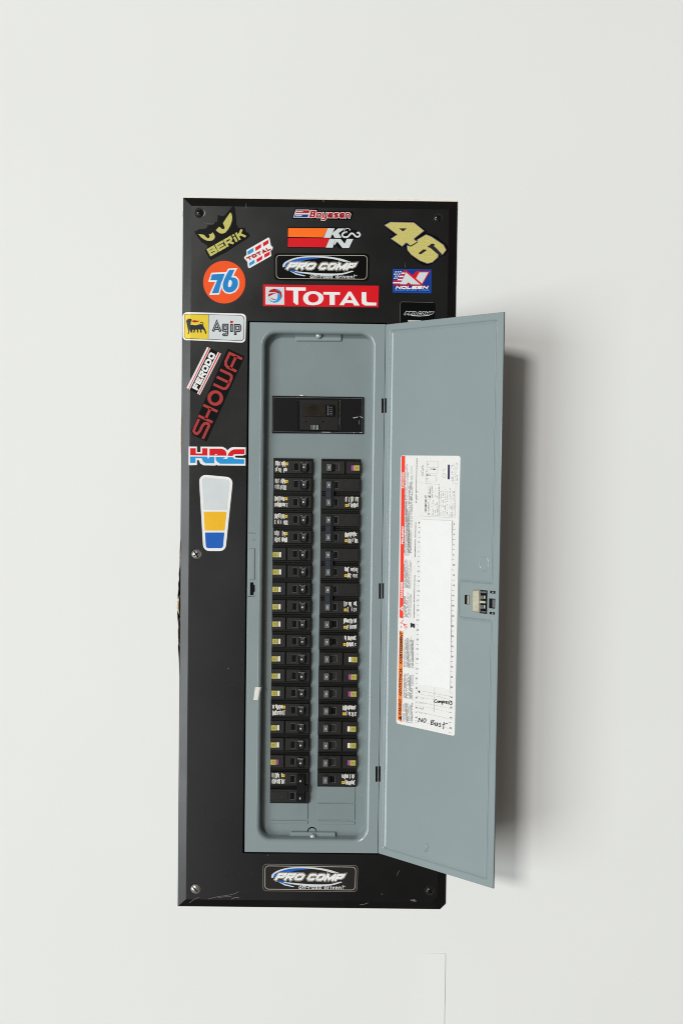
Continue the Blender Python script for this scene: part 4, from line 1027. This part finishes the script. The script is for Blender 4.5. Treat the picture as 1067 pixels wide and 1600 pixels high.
layer(t, 'lettering', M['v_brick'], [[[SW(*p) for p in ell(.470, .5, .085, .5, 30)], [SW(*p) for p in ell(.470, .5, .053, .27, 24)]]], h1, strokes=[ribbon([SW(*p) for p in s], sw) for s in ST])
# HRC
z = lambda *p: Z(285, 690, 10.16, p)
t = sticker('white-edged sticker of three joined letters, red upper half and blue lower half', z((103, 78), (235, 80), (236, 168), (292, 168), (292, 80), (640, 82), (690, 108), (715, 140), (760, 100), (810, 86), (1008, 92), (1006, 205), (960, 222), (850, 222), (835, 240), (850, 255), (1003, 262), (1003, 382), (560, 378), (545, 366), (525, 380), (340, 376), (290, 350), (262, 292), (236, 292), (234, 372), (120, 376), (100, 365)), M['v_white'])
layer(t, 'red_lettering', M['v_red'], [z((126, 105), (216, 105), (216, 188), (318, 188), (318, 105), (400, 106), (400, 222), (126, 218)), z((432, 112), (620, 112), (672, 130), (700, 170), (702, 224), (520, 222), (560, 200), (522, 196), (518, 222), (432, 222)), z((722, 228), (735, 185), (770, 145), (820, 122), (990, 120), (988, 200), (820, 202), (800, 228))], h1)
layer(t, 'blue_lettering', M['v_sky'], [z((124, 236), (400, 238), (402, 265), (418, 270), (428, 242), (510, 242), (508, 345), (370, 345), (330, 315), (308, 264), (212, 264), (212, 338), (124, 338)), z((532, 244), (690, 246), (640, 270), (716, 274), (722, 246), (800, 246), (830, 276), (985, 282), (982, 352), (600, 352), (550, 318), (530, 280))], h1)
# plain sticker (the printed figure is left out)
z = lambda *p: Z(300, 735, 11.85, p)
t = sticker('tall tapering white sticker with plain grey, yellow and blue fields above the silver screw', [(311.0, 741.0), (364.5, 746.0), (352.5, 861.0), (318.0, 861.0)], M['v_white'], r=.009)
layer(t, 'grey_field', M['v_cool'], [rnd([(315.5, 745.5), (359.6, 749.8), (354.6, 796.5), (318.2, 796.5)], [5, 5, .6, .6], 5)], h1)
layer(t, 'yellow_field', M['v_gold'], [rnd([(318.5, 799.5), (354.2, 799.5), (351.2, 829.0), (320.2, 829.0)], .6, 3)], h1)
layer(t, 'blue_field', M['v_royal'], [rnd([(320.5, 832.0), (350.8, 832.0), (348.6, 856.5), (322.0, 856.5)], [.6, .6, 4, 4], 5)], h1)
# Boyesen
z = lambda *p: Z(440, 320, 8.208, p)
t = sticker('narrow sticker with red and blue bars and slanted dark red letters, topmost above the door', z((132, 180), (168, 48), (350, 50), (365, 58), (460, 50), (482, 80), (905, 84), (922, 104), (890, 194), (605, 192), (545, 204), (488, 198), (480, 184), (330, 182)), M['v_black'])
layer(t, 'bar_field', M['v_cool'], [z((150, 165), (182, 62), (350, 62), (368, 78), (345, 168))], h1 - .00004)
layer(t, 'red_bar', M['v_dred'], [z((188, 70), (345, 70), (360, 80), (350, 106), (180, 104))], h1)
layer(t, 'blue_bar', M['v_navy'], [z((172, 124), (345, 124), (335, 160), (160, 160))], h1)
layer(t, 'pale_streak', M['v_lemon'] if 0 else M['v_cool'], [z((190, 82), (275, 84), (272, 92), (188, 90)), z((178, 136), (262, 134), (258, 146), (175, 148))], h2_)
sh = lambda x0, x1, yb, yt, k=.30: (z((x0, yb))[0], z((x1, yb + (x1 - x0) * .008))[0], z((x0 + (yb - yt) * k, yt))[0])
for nm, m, ex, h in (('lettering_edge', 'v_white', 1.5, h2_), ('lettering', 'v_dred', 0.0, h3)):
    layer(t, nm, M[m], [], h, blocks=[('B', *sh(354, 425, 162, 74, .25), 2.5, 0, ex), ('oyesen', *sh(436, 872, 165, 100, .25), 2.2, 1.0, ex)])
# K&N
t = sticker('orange and red striped sticker with two large white letters and a curly ampersand', z((74, 282), (700, 288), (830, 296), (880, 288), (915, 320), (980, 334), (1022, 362), (1018, 408), (980, 436), (925, 440), (880, 548), (870, 562), (735, 560), (700, 520), (665, 558), (74, 548)), M['v_black'])
layer(t, 'orange_stripe', M['v_kno'], [z((84, 298), (590, 300), (535, 418), (82, 412))], h1)
layer(t, 'red_stripe', M['v_red'], [z((82, 426), (615, 430), (560, 545), (80, 540))], h1)
layer(t, 'lettering', M['v_cool'], [z((592, 300), (680, 302), (650, 362), (722, 304), (812, 304), (730, 362), (768, 424), (680, 424), (650, 372), (628, 424), (540, 422)), z((615, 436), (690, 438), (655, 550), (565, 548)), z((690, 438), (758, 438), (808, 500), (835, 438), (918, 438), (864, 554), (780, 554), (712, 470), (690, 505), (672, 520))], h1)
layer(t, 'ampersand', M['v_cool'], [], h2_, strokes=[ribbon(sm(z((868, 330), (880, 318), (862, 306), (836, 304), (808, 318), (808, 342), (838, 356)), 4, False), [1.0] * 24 + [1.6]), ribbon(sm(z((842, 350), (800, 356), (776, 385), (800, 414), (850, 408), (886, 370), (918, 372), (948, 404), (985, 408), (1004, 384), (985, 356), (965, 366)), 4, False), 2.7)])
# 46
z = lambda *p: Z(590, 300, 7.62, p)
t = sticker('slanted die-cut sticker of the number 46 in mottled olive yellow near the top right screw', z((62, 385), (130, 345), (440, 350), (575, 455), (580, 485), (700, 530), (830, 640), (840, 700), (790, 760), (735, 770), (690, 830), (600, 878), (540, 870), (440, 810), (330, 690), (325, 650), (265, 660), (140, 560), (145, 530), (190, 520)), M['v_black'])
four = z((85, 395), (150, 360), (430, 366), (548, 462), (430, 555), (440, 575), (475, 590), (395, 640), (340, 600), (290, 645), (160, 556), (235, 508)); fo4 = z((248, 432), (350, 432), (300, 470))
six = z((350, 640), (395, 650), (480, 585), (470, 570), (575, 508), (640, 535), (780, 630), (812, 690), (770, 745), (690, 660), (640, 640), (590, 640), (625, 660), (720, 740), (715, 775), (650, 835), (590, 850), (500, 815), (400, 745), (355, 690)); s6 = z((480, 730), (545, 680), (590, 690), (510, 745))
layer(t, 'teal_edge', M['v_teal'], [offs(four, .9)], h1); layer(t, 'teal_edge', M['v_teal'], [offs(six, .8)], h1 + .00003)
layer(t, 'tan_edge', M['v_tan'], [offs(four, .25)], h2_); layer(t, 'tan_edge', M['v_tan'], [offs(six, .25)], h2_ + .00003)
M['v_mott'] = mat('mottled_olive_vinyl', (0.56, 0.50, 0.15), 0.35, 0.4, noise=(900, 0.28))
layer(t, 'counter', M['v_ink'], [offs(fo4, -.35), offs(s6, -.3), z((385, 640), (470, 592), (476, 602), (396, 650)), z((585, 655), (610, 640), (640, 612), (680, 622), (668, 645), (700, 680), (765, 748), (752, 768), (712, 740), (625, 665))], h3 + .0001)
layer(t, 'number', M['v_mott'], [[offs(four, -.3), fo4]], h3); layer(t, 'number', M['v_mott'], [[offs(six, -.3), s6]], h3 + .00003)
# small flag sticker
z = lambda *p: Z(610, 415, 13.34, p)
t = sticker('small blue sticker with stars, stripes and a large white slanted letter', z((45, 72), (852, 78), (850, 578), (42, 565)), M['v_navy'])
layer(t, 'border_line', M['v_royal'], [], h1, strokes=[ribbon(z((62, 86), (836, 92), (834, 558), (60, 550)), .8, True)])
layer(t, 'star', M['v_white'], [ell(*z(p)[0], 1.25, 1.1, 8) for p in ((110, 132), (160, 130), (210, 128), (88, 178), (134, 178), (184, 176), (110, 220), (160, 218), (88, 264), (134, 262))], h2_)
layer(t, 'red_stripe', M['v_red'], [z((250, 128), (300, 100), (340, 105), (330, 140), (242, 140)), z((220, 178), (300, 178), (290, 205), (205, 205)), z((180, 245), (262, 245), (245, 272), (160, 272)), z((48, 310), (228, 310), (210, 335), (48, 335)), z((50, 375), (200, 375), (190, 408), (50, 405))], h1)
layer(t, 'white_stripe', M['v_white'], [z((235, 145), (300, 145), (295, 172), (215, 172)), z((190, 212), (270, 212), (262, 240), (170, 240)), z((155, 280), (245, 280), (240, 306), (140, 306)), z((50, 344), (215, 344), (205, 370), (50, 370))], h2_)
layer(t, 'letter_shadow', M['v_red'], [z((300, 110), (345, 112), (455, 205), (540, 118), (825, 118), (660, 395), (620, 412), (190, 404), (210, 370), (300, 180))], h1 + .00004)
layer(t, 'letter', M['v_cool'], [z((322, 140), (620, 394), (425, 388), (370, 345), (330, 388), (195, 386), (260, 270)), z((600, 142), (785, 142), (655, 375), (530, 268))], h3)
for nm, m, ex, h in (('lettering_edge', 'v_dred', 1.0, h2_), ('lettering', 'v_white', 0.0, h3)):
    layer(t, nm, M[m], [], h, blocks=[('NOLEEN', z((100, 486))[0], z((765, 484))[0], z((128, 424))[0], 1.5, 1.0, ex)])
layer(t, 'lettering', M['v_sky'], [], h2_, texts=[('RACING USA', z((85, 528))[0], z((812, 530))[0], z((98, 492))[0], dict(bold=.03))])
# PRO COMP stickers
def procomp(label, C4, hide=False, m_bg='v_black', small=False):
    """C4: photo pixels of the four corners (tl, tr, br, bl); content in unit coordinates"""
    def Q(s, t_): 
        a_, b_, c_, d_ = C4
        return ((a_[0] * (1 - s) + b_[0] * s) * (1 - t_) + (d_[0] * (1 - s) + c_[0] * s) * t_, (a_[1] * (1 - s) + b_[1] * s) * (1 - t_) + (d_[1] * (1 - s) + c_[1] * s) * t_)
    t = sticker(label, C4, M[m_bg], r=.0058)
    e = lambda r: rnd([(.028 * r, .09 * r), (1 - .028 * r, .09 * r), (1 - .028 * r, 1 - .09 * r), (.028 * r, 1 - .09 * r)], .0)
    def rb_(ins, wd):
        l = rnd([Vector(Q(ins * .33, ins)), Vector(Q(1 - ins * .33, ins)), Vector(Q(1 - ins * .33, 1 - ins)), Vector(Q(ins * .33, 1 - ins))], 5.5, 5)
        return ribbon(l, wd, True)
    layer(t, 'border_line', M['v_cream'], [], h1, strokes=[rb_(.075, .75)])
    if m_bg != 'v_black': layer(t, 'outer_line', M['v_bevel'], [], h1, strokes=[rb_(.012, .7)])
    W_ = lambda x, y: Q(x, y)
    # upper blue swoosh tapering to white, lower white swoosh tapering to blue
    up_o = [(.095, .50), (.105, .40), (.15, .28), (.24, .18), (.36, .125), (.50, .12), (.64, .16), (.76, .26), (.80, .31)]
    up_i = [(.74, .31), (.62, .225), (.50, .195), (.38, .21), (.28, .30), (.20, .38), (.14, .46)]
    k = 0.0
    layer(t, 'blue_swoosh', M['v_royal'], [[W_(*p) for p in sm([(.100, .50), (.115, .38), (.17, .26), (.27, .165), (.40, .135), (.52, .15)], 4, False) + [(.44, .19), (.34, .235), (.26, .33), (.20, .40), (.13, .50)]], [W_(*p) for p in [(.155, .60), (.20, .60), (.25, .68), (.31, .74), (.30, .77), (.22, .71)]]], h2_)
    layer(t, 'white_swoosh', M['v_cool'], [[W_(*p) for p in sm([(.092, .52), (.10, .38), (.16, .24), (.26, .14), (.40, .10), (.56, .115), (.70, .19), (.80, .30)], 4, False) + sm([(.73, .30), (.62, .205), (.50, .155), (.38, .145), (.27, .18), (.18, .27), (.125, .38), (.112, .50)], 4, False)],
          [W_(*p) for p in sm([(.22, .655), (.36, .70), (.52, .73), (.70, .72), (.82, .62)], 4, False) + sm([(.84, .64), (.74, .75), (.60, .81), (.46, .80), (.34, .75), (.22, .68)], 4, False)], [W_(*p) for p in [(.155, .63), (.24, .74), (.335, .82), (.32, .84), (.23, .78)]]], h2_ + .00003)
    for nm, m, ex, h in (('lettering_edge', 'v_cream', 2.5, h3), ('lettering_gap', 'v_black', 1.5, h3 + .00006), ('lettering', 'v_white', 0.0, h4 + .00006)):
        layer(t, nm, M[m], [], h, blocks=[('PRO', W_(.122, .595), W_(.410, .595), W_(.170, .335), 3.5, 1.1, ex), ('COMP', W_(.455, .595), W_(.830, .595), W_(.500, .335), 3.5, 1.1, ex)])
    layer(t, 'tagline', M['v_white'], [], h1, texts=[('off-road driven!', W_(.380, .905), W_(.850, .905), W_(.380, .760), dict(bold=.008, spacing=1.10)), ('TM', W_(.85, .82), W_(.872, .82), W_(.85, .775))])
    return t
procomp('glossy black sticker with a blue-white swoosh, directly above the wide bright red sticker', [(428.0, 395.6), (577.6, 396.2), (576.2, 439.6), (428.2, 438.0)])
procomp('black sticker with a brighter blue swoosh below the panel door at the bottom', [(410.6, 1349.6), (559.4, 1352.4), (557.6, 1393.6), (410.6, 1391.6)], m_bg='v_bevelbg') if False else None
M['v_dk'] = vinyl('vinyl_charcoal', (0.020, 0.018, 0.017), 0.3)
procomp('charcoal sticker with blue swoosh and cream rim line at the bottom of the cover', [(410.6, 1349.6), (559.6, 1351.8), (558.2, 1393.8), (410.4, 1392.4)], m_bg='v_dk')
# third one, most of it behind the door
z = lambda *p: Z(610, 415, 13.34, p)
t = sticker('small black sticker half hidden behind the top of the open door', [(624.6, 471.4), (680, 472.0), (678.5, 517), (623.6, 517)], M['v_black'], r=.004)
layer(t, 'edge_line', M['v_bevel'], [], h1, strokes=[ribbon([(624.6, 512), (625.2, 474), (627.5, 471.6), (677, 472.6)], .45)])
layer(t, 'swoosh', M['v_cool'], [z((420, 1030), (640, 1048), (800, 1035), (905, 975), (870, 1005), (780, 1045), (600, 1058), (440, 1046)), z((360, 1135), (640, 1142), (620, 1155), (365, 1172))], h1)
for nm, m, ex, h in (('lettering_edge', 'v_cool', 1.3, h2_), ('lettering', 'v_black', 0.0, h3 + .0001)):
    layer(t, nm, M[m], [], h, blocks=[('PRO COMP', z((285, 1022))[0], z((850, 1030))[0], z((330, 960))[0], 1.3, .9, ex)])
# TOTAL, large red
z = lambda *p: Z(405, 440, 5.472, p)
t = sticker('wide bright red sticker with white capitals and a round swirl emblem, directly above the door', z((34, 25), (1022, 36), (1018, 220), (34, 210)), M['v_red'])
layer(t, 'emblem_field', M['v_cool'], [z((54, 44), (216, 47), (215, 198), (54, 195))], h1)
layer(t, 'swirl', M['v_dred'], [z((78, 92), (95, 70), (130, 60), (165, 68), (190, 92), (196, 125), (180, 158), (165, 165), (178, 130), (170, 105), (140, 92), (105, 90)), z((76, 125), (82, 105), (110, 98), (150, 102), (120, 108), (92, 122), (80, 130)), z((92, 135), (110, 152), (138, 158), (140, 150), (118, 146))], h2_)
layer(t, 'swirl', M['v_sky'], [z((78, 138), (95, 168), (130, 182), (165, 172), (182, 150), (184, 120), (172, 98), (158, 100), (158, 130), (146, 160), (120, 170), (95, 158)), z((142, 62), (170, 68), (192, 90), (175, 82), (155, 76))], h2_ + .00003)
TX = dict(bold=.045)
tt = lambda c, x0, x1, yb, yt: (c, z((x0, yb))[0], z((x1, yb + (x1 - x0) * .008))[0], z((x0, yt))[0], TX)
layer(t, 'lettering', M['v_white'], [z((230, 48), (398, 50), (398, 78), (334, 78), (334, 190), (330, 198), (318, 198), (292, 176), (292, 76), (230, 74)), z((548, 88), (690, 90), (690, 114), (646, 113), (646, 200), (602, 200), (602, 112), (548, 111)),
    [z((762, 86), (784, 86), (858, 204), (812, 204), (800, 184), (736, 182), (722, 202), (684, 201)), z((772, 116), (752, 158), (796, 160))],
    [sm(z((460, 82), (510, 92), (545, 120), (548, 155), (520, 190), (460, 202), (405, 192), (378, 160), (380, 120), (410, 92)), 4), sm(z((460, 104), (490, 112), (506, 135), (500, 165), (462, 180), (428, 168), (418, 140), (430, 115)), 4)[::-1]],
    sm(z((876, 90), (915, 90)), 1, False) + z((915, 165), (925, 178), (1002, 180), (1000, 204), (905, 204), (880, 190), (874, 165))], h1)
